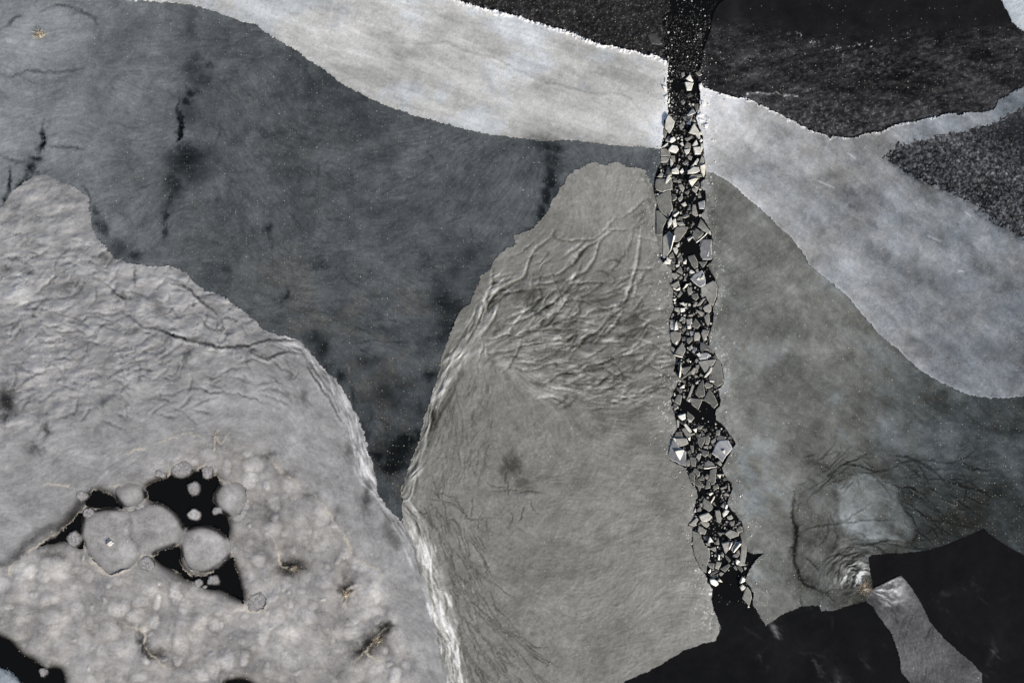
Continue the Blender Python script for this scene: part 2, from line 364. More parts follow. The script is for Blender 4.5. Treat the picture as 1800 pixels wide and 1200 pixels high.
def rstrokes(n, seed, xr, yr, ang, spread, lr, keep=None, curl=0.5):
    rr_ = random.Random(seed); out = []
    while len(out) < n:
        x, y = rr_.uniform(*xr), rr_.uniform(*yr)
        if keep and not keep(x, y): continue
        a = math.radians((ang(x, y) if callable(ang) else ang) + rr_.gauss(0, spread)); L = rr_.uniform(*lr); c = rr_.gauss(0, curl)
        pts = [(x, y)]
        for k in range(3):
            a += c / 3; x += math.cos(a) * L / 3; y += math.sin(a) * L / 3; pts.append((x, y))
        out.append(pts)
    return out
CR = strokes(lobe_cracks, 2.0, 0.7, 1.2)
CF = strokes(lobe_fine, 1.7, 0.9, 2.0)
RG = strokes(centre_ridges, 2.1, 0.5, 1.6)
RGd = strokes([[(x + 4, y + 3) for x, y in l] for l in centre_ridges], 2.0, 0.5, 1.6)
RF = strokes(centre_fine, 1.7, 1.0, 2.2)
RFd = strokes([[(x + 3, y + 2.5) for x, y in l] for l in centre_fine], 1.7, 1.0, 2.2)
FAN = strokes(fan, 1.15, 0.9, 1.2)
RC = strokes(right_cracks, 2.6, 1.2, 1.0)
rf2 = rstrokes(60, 38, (1390, 1720), (800, 960), lambda x, y: (-30 if x < 1480 else 28) if y < 930 else -8, 14, (25, 80), lambda x, y: (abs(x - 1530) > 52 or y > 955 or y < 835) and y < 800 + 0.75 * min(x - 1390, 1750 - x) + 60, 0.5)
RFN = np.maximum(strokes(right_fine, 1.35, 1.0, 1.2), 0.7 * strokes(rf2, 1.1, 0.9, 1.2))
TNG = strokes(white_fine, 1.2, 0.8, 1.0)

def braid(path, n, half, width, seed, jag=0.45, wob=1.0):
    """interlaced strands of a folded pressure ridge along a path"""
    r = random.Random(seed)
    p = catmull(path, n=6)
    d = np.gradient(p, axis=0); nrm = np.stack([-d[:, 1], d[:, 0]], 1) / (np.linalg.norm(d, axis=1)[:, None] + 1e-6)
    s = np.concatenate([[0], np.cumsum(np.linalg.norm(np.diff(p, axis=0), axis=1))])
    ls = []
    for k in range(n):
        a0 = r.uniform(0.15, 1.0) * half; f = r.uniform(0.006, 0.018); ph = r.uniform(0, 6.28); f2 = r.uniform(0.02, 0.05)
        i0 = r.randint(0, int(len(p) * 0.6)); i1 = min(len(p), i0 + r.randint(int(len(p) * 0.25), int(len(p) * 0.7)))
        off = a0 * np.sin(s * f + ph) + 0.10 * half * np.sin(s * f2 + ph * 2)
        q = (p + nrm * off[:, None])[i0:i1]
        if len(q) > 4: ls.append(q[::2])
    F = np.zeros((NY, NX), np.float32)
    for q in ls: np.maximum(F, strokes([q], width * r.uniform(0.7, 1.3), jag, wob) * r.uniform(0.5, 1.0), out=F)
    return F
def shift(ls, dx, dy): return [[(x + dx, y + dy) for x, y in l] for l in ls]
in_fold = lambda x, y: ((x - 1010) / 170) ** 2 + ((y - 610) / 110) ** 2 < 1 and y > 520 - 0.3 * (x - 900)
fs1 = rstrokes(115, 31, (840, 1170), (490, 720), lambda x, y: -28 + 0.16 * (y - 520), 17, (25, 75), in_fold, 0.5)
fs2 = rstrokes(36, 32, (850, 1120), (380, 560), -42, 26, (25, 70), lambda x, y: y > 860 - 0.45 * x and (x - 850) > (470 - y) * 0.5, 0.5)
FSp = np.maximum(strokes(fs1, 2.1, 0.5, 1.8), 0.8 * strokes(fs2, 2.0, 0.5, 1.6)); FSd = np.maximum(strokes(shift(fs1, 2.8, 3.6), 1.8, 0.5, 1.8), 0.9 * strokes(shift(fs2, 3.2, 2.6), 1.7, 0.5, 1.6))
fan2 = rstrokes(110, 33, (725, 960), (880, 1210), lambda x, y: 66 - 0.10 * (x - 780) - 10 * (y - 1000) / 200, 8, (30, 80), lambda x, y: 0.30 * (y - 880) + 722 < x < 0.42 * (y - 880) + 800 + 18, 0.25)
fan3 = rstrokes(70, 34, (745, 870), (650, 860), 100, 10, (20, 50), lambda x, y: x > 1035 - 0.40 * y and x < 1120 - 0.33 * y, 0.3)
FAN2 = strokes(fan2, 0.95, 0.9, 1.0); FAN3 = strokes(fan3, 1.0, 0.7, 1.2)
ls1 = rstrokes(150, 35, (0, 560), (430, 740), lambda x, y: -14 + 0.05 * (x - 250), 34, (16, 55), lambda x, y: y > 400 + 0.28 * x and y < 760 - 0.10 * x, 0.8)
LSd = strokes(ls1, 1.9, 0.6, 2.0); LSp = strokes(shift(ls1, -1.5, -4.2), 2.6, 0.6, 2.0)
ls2 = rstrokes(60, 36, (0, 560), (350, 740), 10, 60, (14, 40), lambda x, y: y > 400 + 0.28 * x and y < 760 - 0.10 * x, 0.8)
LS2 = strokes(ls2, 2.6, 1.0, 2.5)
dk1 = rstrokes(150, 37, (0, 860), (20, 800), lambda x, y: math.degrees(float(theta[min(NY - 1, int(np.searchsorted(ys, y))), min(NX - 1, int(np.searchsorted(xs, x)))])), 15, (20, 70), None, 0.6)
DK = strokes(dk1, 1.3, 1.0, 1.5)
armL = P("470,592 520,602 545,620 568,648 590,682 606,715 622,752 634,790 646,822 660,850 668,866")
armR = P("905,480 870,510 845,545 822,588 803,622 786,655 768,690 753,722 742,760 730,798 714,836 704,858")
armD = P("706,868 720,900 733,930 744,962 755,1000 764,1035 775,1075 784,1110 791,1140 797,1170 802,1205")
BL = braid(armL, 16, 16, 2.4, 3); BLd = braid(armL, 14, 18, 1.7, 4)
BR = braid(armR, 15, 24, 2.4, 5); BRd = braid(armR, 22, 27, 2.2, 6)
BD = braid(armD, 24, 19, 2.8, 7); BDd = braid(armD, 20, 24, 1.6, 8)
def ridge(path, half, seed, fs=0.16, fo=1.0):
    """streaks drawn out along a fold belt: noise stretched along the path; returns the streaks and the belt's mask"""
    p = catmull(path, n=8)
    s = np.concatenate([[0], np.cumsum(np.linalg.norm(np.diff(p, axis=0), axis=1))])
    D = np.full((NY, NX), 1e6, np.float32); O = np.zeros((NY, NX), np.float32); A = np.zeros((NY, NX), np.float32)
    for i in range(len(p) - 1):
        (x1, y1), (x2, y2) = p[i], p[i + 1]
        m = half * 2.2
        w = window(min(x1, x2) - m, max(x1, x2) + m, min(y1, y2) - m, max(y1, y2) + m)
        dx, dy = x2 - x1, y2 - y1; L2 = dx * dx + dy * dy + 1e-9
        t = ((X[w] - x1) * dx + (Y[w] - y1) * dy) / L2; tc_ = np.clip(t, 0, 1)
        ex = X[w] - x1 - tc_ * dx; ey = Y[w] - y1 - tc_ * dy; d = np.sqrt(ex * ex + ey * ey)
        b = D[w]; q = d < b; b[q] = d[q]
        o_ = O[w]; o_[q] = (d * np.sign(dx * ey - dy * ex))[q]
        a_ = A[w]; a_[q] = (s[i] + tc_ * math.sqrt(L2))[q]
    nb1 = noise(seed, 1.0, 3.0, 40); nb2 = noise(seed + 1, 1.3, 12, 120)
    off = O + 3.5 * np.sin(A * 0.035 + seed) + 2.0 * np.sin(A * 0.09 + 2 * seed) + 1.5 * kx
    tex = bil(nb1, 150 + A * fs + 0 * off, 300 + off * fo)
    hw = half * (0.85 + 0.28 * bil(nb2, 150 + A * 0.5, 300 + 0.2 * off) + 0.12 * tex)
    mask = smooth(1.0, 0.72, np.abs(O) / np.maximum(hw, 2)) * smooth(0, 40, A) * (D < 1e5)
    return tex, mask
tL, mL = ridge(armL, 17, 101); tR, mR = ridge(armR, 24, 103); tD, mD = ridge(armD, 21, 105)
armD2 = P("664,868 690,905 712,940 728,975 738,1000")
BD2 = braid(armD2, 12, 12, 1.6, 17); BD2d = braid(armD2, 10, 14, 1.3, 18)
feather = strokes([Z5(s) for s in ("690,750 780,735 860,755 950,790 1010,850 1080,910", "860,755 960,770 1060,800", "950,790 1040,870 1130,930", "980,800 1090,840 1200,850")], 9.0, 2.0, 3.0)

def smudge(lst, wob=4.5, hard=1.0):
    F = np.zeros((NY, NX), np.float32)
    for (x, y, rx, ry, st) in lst: np.maximum(F, st * blob(x, y, rx, ry, wob, 0.0, hard), out=F)
    return F
dark_smudge = smudge([(352, 143, 14, 8, .6), (74, 238, 4, 12, .7), (76, 256, 9, 7, .8), (62, 278, 9, 7, .8), (52, 298, 7, 12, .8), (42, 318, 8, 8, .7), (17, 318, 4, 16, .7), (8, 350, 6, 10, .6), (337, 157, 12, 9, .9), (325, 176, 15, 7, 1), (318, 200, 5, 14, .7), (321, 215, 7, 14, .9), (314, 236, 5, 10, .9), (322, 270, 18, 16, .7), (322, 288, 30, 24, .85),
                      (306, 322, 13, 22, .85), (300, 345, 7, 16, .8), (294, 372, 5, 18, .8), (290, 400, 5, 14, .7), (345, 110, 14, 10, .45), (362, 125, 10, 6, .5), (340, 130, 14, 20, .4), (330, 190, 20, 30, .35), (330, 300, 34, 26, .5), (335, 50, 14, 30, .3),
                      (965, 262, 24, 14, .95), (972, 284, 20, 16, .9), (966, 315, 12, 22, .9), (960, 345, 10, 18, .85), (950, 375, 9, 14, .9), (935, 397, 10, 6, .9),
                      (800, 470, 20, 24, .5), (825, 450, 20, 16, .6), (785, 535, 30, 26, .85), (770, 510, 18, 16, .5), (785, 575, 22, 18, .8), (800, 560, 8, 18, .9), (775, 590, 10, 16, .6),
                      (752, 660, 12, 10, .9), (742, 715, 12, 16, .6), (735, 760, 10, 18, .9), (700, 795, 26, 20, .95), (690, 820, 26, 14, 1.0), (715, 775, 16, 14, .9), (660, 800, 12, 14, .7), (640, 755, 10, 14, .7), (650, 720, 12, 14, .35),
                      (563, 610, 16, 20, .75), (580, 640, 10, 14, .6), (600, 660, 9, 12, .6), (622, 695, 8, 14, .5), (550, 590, 20, 10, .5), (475, 405, 10, 12, .6), (480, 425, 4, 12, .4), (500, 515, 6, 12, .4), (398, 478, 8, 8, .4), (420, 455, 7, 10, .3),
                      (670, 575, 42, 10, .35), (690, 690, 40, 26, .35), (640, 640, 24, 14, .3), (205, 432, 18, 18, .5), (185, 400, 8, 16, .55), (240, 448, 22, 8, .4), (175, 375, 6, 14, .5), (455, 235, 10, 8, .3), (505, 310, 10, 8, .3), (475, 280, 8, 10, .25),
                      (930, 445, 16, 10, .4), (590, 170, 30, 12, .2), (1130, 300, 20, 10, .2)])
dark_crack = strokes([Z1(s) for s in ("235,620 215,700 235,760 180,840 150,900 130,960 110,985", "240,760 180,840 145,900", "50,900 45,980 10,1080", "270,770 350,780 440,790", "0,830 80,850 150,850", "440,985 480,1050 470,1120 490,1200", "10,385 70,405 160,370 240,375 350,370 450,350", "200,60 290,20 380,40 470,80 510,130",
                                      "0,150 60,110 120,70", "970,620 950,700 930,740", "935,530 930,580 950,640")], 2.4, 0.9, 1.6)
dark_fine = strokes([Z5(s) for s in ("0,600 100,605 160,600 250,605 340,600 410,615", "100,500 190,480 290,490 380,530", "40,560 90,530 150,560 180,590", "150,1000 220,1030 270,1060", "60,600 110,640 180,690", "690,50 690,0")] + [Z4("1410,0 1420,70 1450,130"), Z4("1500,280 1510,340 1480,390"), Z4("860,0 860,60")], 1.3, 1.0, 1.5)
lobe_smudge = smudge([(18, 705, 18, 26, .8), (10, 735, 8, 16, .6), (82, 758, 7, 9, .6), (70, 790, 10, 8, .4), (125, 500, 28, 10, .35), (215, 520, 8, 10, .5), (240, 575, 12, 6, .3), (300, 600, 14, 8, .4), (375, 655, 6, 8, .3), (60, 560, 6, 5, .5), (330, 625, 8, 16, .3), (190, 700, 12, 8, .3),
                      (10, 480, 10, 6, .35), (50, 480, 18, 5, .3), (130, 440, 24, 8, .25), (60, 430, 20, 6, .2), (180, 450, 16, 8, .3), (280, 540, 16, 6, .25), (500, 660, 14, 6, .3), (540, 700, 8, 14, .3), (430, 680, 12, 6, .2), (620, 790, 8, 20, .35), (650, 880, 10, 20, .5), (690, 935, 14, 24, .35),
                      (510, 990, 18, 10, .85), (528, 997, 12, 6, .7), (604, 1040, 7, 16, .85), (660, 1125, 22, 16, .7), (648, 1140, 16, 8, .8), (672, 1115, 9, 14, .8), (262, 1135, 10, 14, .8), (278, 1150, 18, 10, .85), (255, 1120, 8, 16, .7), (512, 994, 26, 12, .9), (605, 1036, 10, 20, .9), (640, 1148, 22, 12, .9), (672, 1108, 12, 16, .9), (650, 1130, 14, 14, .9), (100, 975, 16, 8, .4), (470, 800, 14, 6, .3), (385, 770, 10, 10, .35), (500, 830, 20, 12, .4), (540, 870, 14, 8, .3), (590, 900, 8, 12, .3)], 5)
centre_smudge = smudge([(896, 815, 15, 24, .75), (890, 830, 12, 10, .5), (925, 850, 10, 12, .5), (935, 862, 16, 12, .3), (870, 575, 14, 8, .4), (1120, 720, 36, 14, .3), (1040, 740, 22, 10, .35), (1130, 770, 30, 14, .3), (1030, 760, 16, 8, .25), (1090, 1040, 40, 50, .18), (1160, 900, 40, 24, .2), (1050, 1150, 30, 50, .2), (1000, 1000, 60, 24, .12), (1180, 1080, 20, 40, .15),
                        (1145, 335, 7, 26, .45), (1128, 372, 7, 14, .35), (925, 525, 30, 14, .35), (1010, 500, 24, 10, .25), (1045, 520, 26, 16, .3), (1110, 580, 26, 20, .35), (1060, 585, 24, 10, .25)], 7)
right_smudge = smudge([(1382, 645, 26, 22, .5), (1398, 690, 22, 20, .35), (1400, 750, 20, 14, .35), (1410, 700, 14, 14, .3), (1330, 580, 40, 24, .25), (1450, 680, 60, 30, .25), (1385, 590, 30, 20, .3), (1290, 540, 24, 20, .3), (1425, 760, 40, 20, .25), (1530, 700, 60, 40, .25), (1345, 470, 26, 30, .2), (1310, 520, 20, 30, .2),
                       (1403, 900, 5, 30, .5), (1398, 960, 7, 30, .4), (1440, 860, 26, 14, .3), (1600, 940, 20, 22, .3), (1420, 1025, 24, 8, .5), (1575, 870, 18, 22, .2), (1495, 820, 40, 10, .2)], 8)
band_smudge = smudge([(1475, 315, 40, 10, .45), (1510, 340, 36, 14, .55), (1535, 370, 16, 16, .4), (1512, 298, 12, 10, .35), (1470, 370, 20, 12, .35), (1475, 395, 14, 12, .4), (1430, 455, 16, 12, .5), (1520, 420, 16, 14, .4), (1550, 440, 20, 12, .4), (1600, 480, 40, 20, .45), (1640, 500, 40, 22, .5), (1645, 530, 40, 14, .4), (1700, 550, 40, 16, .35),
                      (1620, 600, 30, 14, .4), (1670, 620, 50, 18, .4), (1730, 620, 40, 16, .4), (1780, 550, 40, 16, .3), (1680, 420, 50, 12, .25), (1570, 510, 22, 14, .3), (1380, 290, 26, 8, .3), (1320, 270, 24, 12, .25)], 8)

# bubbles and round lumps under the snow of the bubbly sheet
bub_zone = blur(inside(P("0,1010 60,965 150,890 250,830 330,770 400,765 470,790 540,850 600,920 640,980 690,1060 720,1130 740,1240 -100,1300"), 3).astype(np.float32), 14)
bub = np.zeros((NY, NX), np.float32); rim = np.zeros((NY, NX), np.float32)
r0 = random.Random(5)
cir = [(40, 1078, 18), (85, 1085, 20), (135, 1075, 15), (75, 1010, 12), (50, 1000, 14), (80, 1013, 9), (155, 1012, 12), (110, 1000, 22), (255, 945, 0), (470, 1010, 24), (465, 1115, 15), (400, 1165, 18), (285, 1125, 18), (320, 1130, 18), (535, 1015, 0), (60, 870, 0), (560, 905, 17), (520, 910, 14), (480, 930, 16), (455, 980, 12), (500, 1030, 10), (430, 1020, 12), (420, 900, 12), (210, 1065, 20), (240, 1080, 15), (145, 1130, 18), (90, 1110, 14), (195, 1105, 18), (350, 1095, 14), (380, 1095, 13), (330, 1060, 12), (320, 1100, 10), (500, 1110, 16), (550, 1120, 18), (590, 1100, 20), (575, 1090, 12), (545, 1085, 14), (560, 1160, 22), (620, 1180, 20), (640, 1080, 14), (480, 880, 13), (440, 845, 14), (400, 820, 12), (280, 800, 14), (310, 795, 12), (215, 845, 20), (230, 855, 14)]
tries = 0
while len(cir) < 330 and tries < 9000:
    tries += 1
    q = (r0.uniform(-20, 740), r0.uniform(770, 1215), r0.choice([5, 6, 7, 8, 9, 11, 13, 16, 20]))
    if all(c[2] <= 0 or math.hypot(q[0] - c[0], q[1] - c[1]) > 0.72 * (q[2] + c[2]) for c in cir): cir.append(q)
for (x0, y0, r) in cir:
    if r <= 0: continue
    st = r0.uniform(0.45, 1.0)
    w = window(x0 - 2 * r - 8, x0 + 2 * r + 8, y0 - 2 * r - 8, y0 + 2 * r + 8)
    ex, an = r0.uniform(0.8, 1.25), 0
    d = np.sqrt(((X[w] + 0.3 * jx[w] + 3 * kx[w] - x0) * ex) ** 2 + ((Y[w] + 0.3 * jy[w] + 3 * ky[w] - y0) / ex) ** 2) / r
    b = bub[w]; np.maximum(b, st * np.exp(-(d / 0.92) ** 4.5) * np.clip(1.05 - 0.3 * d, 0, 1), out=b)
    b = rim[w]; np.maximum(b, st * np.exp(-((d - 1.12) / 0.3) ** 2), out=b)
bub *= bub_zone; rim *= bub_zone
rim = rim * (1 - np.clip(bub * 3, 0, 1))
armhalo = strokes([P('-40,990 5,990 25,978 55,952 95,928 125,905 150,880')], 9.0, 0.5, 2.0, taper=False)
frost_lines = strokes([Z7(s) for s in (
    "-60,595 0,590 50,580 110,540 180,490 270,435 320,405 390,340 430,300 470,255 510,175 545,190 600,225 640,280 665,290", "50,580 52,620", "430,300 425,370 440,440 460,510 490,560 530,600 570,625 640,615 720,565 750,522 815,522 860,505 925,482 960,425 985,365 1000,350",
    "740,160 775,185 795,235", "775,165 830,130 885,105 890,60", "1030,80 1060,60 1095,15", "1130,95 1165,130 1210,155", "1130,190 1130,250 1170,305 1208,345 1200,400 1205,460 1225,530 1245,600 1265,680 1285,770 1290,800", "940,500 945,560 975,612 1040,636 1095,630 1150,585 1220,530",
    "750,522 735,505", "1210,330 1260,290 1310,240", "1310,240 1250,180 1200,140", "1400,815 1405,780 1395,820 1410,860", "1285,800 1330,825 1400,815", "660,890 760,920 770,960 765,1010", "755,920 770,895", "1440,420 1470,510 1490,580 1600,605", "770,1010 870,1105", "1400,-20 1470,70 1530,120 1600,160", "1600,160 1700,260 1790,380",
    "575,160 640,160 700,140", "240,150 330,160 420,180", "440,285 500,290 540,270", "820,525 880,560 930,605 990,640 1040,660")], 1.75, 1.2, 1.2) + \
    strokes([Z8("0,390 40,470 60,540"), Z8("60,540 180,600 240,670"), Z8("0,760 40,690 60,700"), Z8("10,790 30,740 90,700"), Z8("50,1085 130,1035 180,960 240,905"), Z8("130,1035 150,1055 230,1090"), Z4("1090,1060 1145,1095 1170,1130 1210,1080"), Z4("1145,1095 1130,1160"), Z4("1145,1095 1150,1065"), Z4("820,1130 900,1105 990,1085 1090,1100"), Z4("650,1190 720,1165 780,1160")], 1.6, 1.2, 1.2)
for c in range(5):
    pass
holes = blur((R == W).astype(np.float32) * (X < 600) * (Y > 700), 6.5)
holes_w = blur((R == W).astype(np.float32) * (X < 600) * (Y > 700), 14)
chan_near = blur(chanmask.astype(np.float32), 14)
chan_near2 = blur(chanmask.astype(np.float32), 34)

frostc = np.clip(noise(91, 0.9, 2.4, 20) - 1.0, 0, 1.6) * np.clip(chan_near2 * 2.2, 0, 0.8) * smooth(-0.5, 0.8, cloud2)
rim_top = np.exp(-(np.minimum(dist(band_top, 14, 1.8), 1e3) / 4.2) ** 2)
rim_top_in = np.exp(-((dist(band_top, 40, 1.8) - 16) / 11) ** 2)
rim_r = np.exp(-(dist(band2_top[:-3], 8, 1.6) / 2.0) ** 2) * smooth(1780, 1560, X)
low_r = np.exp(-(dist(band2_low, 40, 0.7) / 14) ** 2)
low_r1 = np.exp(-(dist(band2_low, 10, 0.7) / 2.2) ** 2)
low_l = np.exp(-(dist(band_low, 60, 0.8) / 22) ** 2)
low_l1 = np.exp(-(dist(band_low, 10, 0.8) / 2.5) ** 2)
seam_l = strokes([Z2("0,150 80,165 200,200 340,235 470,235 560,228 640,265 720,290 800,305 870,340 940,378 1050,420 1150,455 1250,480 1350,495 1470,492 1520,520 1580,590 1640,680 1680,740")], 1.4, 0.8, 1.0)
scratches = strokes([Z3("715,957 795,992"), Z3("1485,1120 1515,1140"), Z3("870,810 910,840"), Z6("1450,228 1480,232"), Z6("1290,45 1360,75")], 1.0, 0.2, 0.2)
lobe_tr = inside(catmull(Z3("330,520 345,495 400,488 440,497 490,488 520,502 620,512 700,525 560,545 450,565 390,545"), True, 3), 1.0)
lobe_tr_rim = np.exp(-(dist(Z3("320,515 345,495 400,488 440,497 490,488 520,502 610,512"), 6, 1.0) / 1.7) ** 2)
patch_r = blur(inside(catmull(Z9("840,140 920,100 1000,110 1110,150 1130,230 1160,290 1180,350 1220,400 1200,450 1150,470 1080,440 1000,440 920,430 850,400 830,330 820,230"), True, 3), 1.5).astype(np.float32), 2.5)
tx, ty = 1200 + 955 / 3, 800 + 700 / 3
dT = np.sqrt((X - tx) ** 2 + (Y - ty) ** 2); aT = np.arctan2(-(Y - ty), X - tx)
swirl_n = noise(41, 1.0, 2.2, 60)
pn = noise(43, 1.0, 3.2, 40)
dTw = dT + 3.0 * kx + 0.6 * jx
arcs = np.clip(0.5 + 0.45 * bil(pn, 200 + dTw * 1.5, 300 + (aT + 0.04 * kx) * 16), 0, 1.4)
arcs2 = np.clip(0.5 + 0.45 * bil(pn, 500 + dTw * 1.1, 600 + (aT + 0.04 * kx) * 12), 0, 1.4)
swirl = np.exp(-(np.abs(aT - 2.1) / 0.85) ** 2) * smooth(84, 30, dT) * smooth(2, 12, dT)
swirl2 = np.exp(-(np.abs(aT - 3.6) / 0.8) ** 2) * smooth(60, 18, dT) + np.exp(-(np.abs(aT + 2.68) / 0.8) ** 2) * smooth(60, 18, dT)
rays = np.clip(0.45 + 0.45 * bil(pn, 800 + (aT + 0.05 * kx + 0.02 * jx) * 46, 500 + dT * 0.35), 0, 1.4)
tuft1 = np.sqrt(((X - 72) / 1.25 + 2 * kx + jx) ** 2 + (Y - 62 + 2 * ky + jy) ** 2)
white_r = blur(inside(P("1536,1035 1560,1020 1583,1010 1600,1032 1618,1062 1596,1075 1575,1060 1556,1070"), 2.0).astype(np.float32), 3)

edge_black_line = np.exp(-(dist(P("1310,45 1330,55 1400,65 1455,83 1480,87 1510,83 1550,78 1590,70 1640,50 1690,40"), 30, 3, 2) / 4.0) ** 2)

# ------------------------------------------------------------------ value (tone of the ice) and relief for every region
tint = lambda a, b, c: np.array([a, b, c], np.float32)
V = {}; H = {}; T = {}; SP = {}; Z0 = {}
ones = np.ones((NY, NX), np.float32)
dkl = np.exp(-(lic(noise(81, 1.2, 4, 60), 4, 2.0) / 0.10) ** 2) * smooth(0.5, 1.6, noise(82, 1.5, 10, 120))
foldn = lic(noise(83, 1.1, 4.5, 40), 5, 2.2)
fold_l = np.exp(-((foldn - 0.1) / 0.22) ** 2)
ridged = 1 - np.abs(noise(51, 1.3, 3, 60)) * 1.2
ridged2 = 1 - np.abs(noise(52, 1.4, 3, 110, aniso=2.2, ang=math.radians(-12))) * 1.3
ridged2 = np.clip(ridged2, -0.6, 1)
soft1 = noise(53, 1.6, 10, 70, aniso=1.8, ang=math.radians(-10)); soft2 = noise(54, 1.5, 6, 30, aniso=1.6, ang=math.radians(12))
wl1 = np.exp(-(noise(55, 1.5, 5, 90, aniso=1.8, ang=math.radians(-8)) / 0.10) ** 2) * smooth(0.1, 1.1, noise(56, 1.5, 10, 120))
wl2 = np.exp(-(noise(57, 1.4, 4, 50, aniso=1.8, ang=math.radians(10)) / 0.13) ** 2) * smooth(0.0, 1.0, noise(58, 1.5, 10, 90))

# dark slate sheet
v = 89 + 31 * smooth(480, 60, X + 0.25 * Y + 60 * 0.2 * cloud) + 12 * smooth(520, 420, Y) * smooth(420, 200, X) + 16 * blob(1070, 272, 90, 26, 6) - 9 * blob(650, 200, 160, 90, 12)
v += 5 * cloud2 + 3.6 * cloud3 + (1.4 + 2.0 * patchy) * fibre + 1.9 * fibre2 + 2.6 * grit + 2.0 * speck - 15 * smooth(560, 780, Y)
v += 16 * np.exp(-(np.abs(tuft1 - 22) / 20) ** 2) + 9 * np.exp(-(np.abs(tuft1 - 45) / 16) ** 2) - 8 * np.exp(-((tuft1 - 82) / 9) ** 2)
ds = np.clip(dark_smudge * (1.22 + 0.14 * fibre + 0.22 * cloud2), 0, 1)
v = v * (1 - ds) + 31 * ds + 3 * ds * fibre
v -= 44 * np.clip(dark_crack, 0, 1) * np.clip(0.8 + 0.3 * cloud3, 0, 1.2) + 20 * dark_fine
v -= (9 * dkl + 12 * DK) * (1 - ds)
v += (-9 * smooth(0.2, 1.4, cloud2) * smooth(430, 560, Y) + 7 * soft1 * 0.5)
V[DARK] = v; brn = (1 - ds) * np.clip(smooth(0.3, 1.6, cloud2) * smooth(380, 600, Y) + 0.3 * smooth(0.8, 2, cloud), 0, 1)
T[DARK] = (np.stack([-4.6 + 4 * brn, 0.6 + 0 * brn, 3.2 - 4 * brn], -1)).astype(np.float32); SP[DARK] = 0.42 * ones
H[DARK] = 0.003 * fibre2 + 0.0015 * fibre + 0.006 * cloud3 - 0.03 * dark_smudge - 0.03 * dark_crack; Z0[DARK] = 0.06

# wrinkled lobe with the bubbly snow ice below it
wr = smooth(800, 640, Y + 0.35 * (X - 200)) * smooth(700, 560, Y * 0.2 + X)
v = 154 + 8 * blob(120, 500, 160, 60, 10) + 5 * cloud2 + 5 * cloud3 * (1 - 0.65 * bub_zone) + 3 * fibre * (1 - 0.6 * bub_zone) + 2 * speck
v += (1 - 0.4 * bub_zone) * (16 * LSp - 36 * LSd) - 14 * LS2 * (1 - bub_zone)  # dark wrinkle lines, with painted highlights beside them
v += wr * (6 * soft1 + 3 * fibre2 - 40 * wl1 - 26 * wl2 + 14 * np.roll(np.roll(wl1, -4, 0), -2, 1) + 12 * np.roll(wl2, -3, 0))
v += (1 - wr) * (4 * streak + 3 * fibre2) + 14 * bub_zone + 6 * blob(300, 720, 200, 40, 10)
crease = np.exp(-(noise(66, 1.7, 8, 120) / 0.16) ** 2)
v += (1 - 0.55 * smooth(-0.6, 0.9, noise(67, 1.6, 30, 260))) * (44 * bub * (0.85 + 0.13 * grit + 0.08 * speck) - 20 * rim * bub_zone) + bub_zone * (5 * cloud2 + 1.5 * cloud3 - 14 * crease - 5)  # dome shading painted in: lighter tops, darker rims and creases
lsm = np.clip(lobe_smudge * 1.12, 0, 0.97); v = v * (1 - lsm) + 30 * lsm
v -= 62 * armhalo
hh = np.clip(holes * 1.9, 0, 0.95); v = v * (1 - hh) + 22 * hh - 46 * holes_w
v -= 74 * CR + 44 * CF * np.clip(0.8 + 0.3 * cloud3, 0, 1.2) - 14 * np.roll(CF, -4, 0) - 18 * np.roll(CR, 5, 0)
v += mL * (12 + 26 * tL) + 34 * BL - 40 * BLd * (1 - 0.6 * BL) * mL + mD * (30 + 30 * tD) + 42 * BD - 24 * BDd * (1 - BD) + 34 * BD2 - 45 * BD2d * (1 - 0.6 * BD2)
fl = np.clip(frost_lines, 0, 1) * np.clip(0.9 + 0.3 * cloud3 + 0.15 * grit, 0, 1)
v = np.where(fl > 0, v * (1 - 0.85 * fl) + 186 * 0.85 * fl, v)
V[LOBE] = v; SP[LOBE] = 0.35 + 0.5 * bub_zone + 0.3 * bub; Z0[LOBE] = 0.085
T[LOBE] = (np.stack([0.0 + 2.5 * bub_zone, 0.2 + 0 * bub_zone, 0.0 - 2.5 * bub_zone], -1) + fl[..., None] * tint(8, 2, -10)).astype(np.float32)
H[LOBE] = wr * (0.035 * soft1 + 0.012 * soft2 - 0.03 * wl1 - 0.012 * wl2 + 0.004 * fibre2) + 0.006 * cloud3 + bub_zone * (0.05 * bub + 0.055 * noise(69, 2.0, 30, 110)) - 0.03 * CR - 0.012 * CF + 0.025 * (BL + BD) + 0.02 * (mL * tL + mD * tD) - 0.03 * BLd - 0.07 * np.clip(holes * 1.6, 0, 1) - 0.05 * lobe_smudge + 0.02 * fl

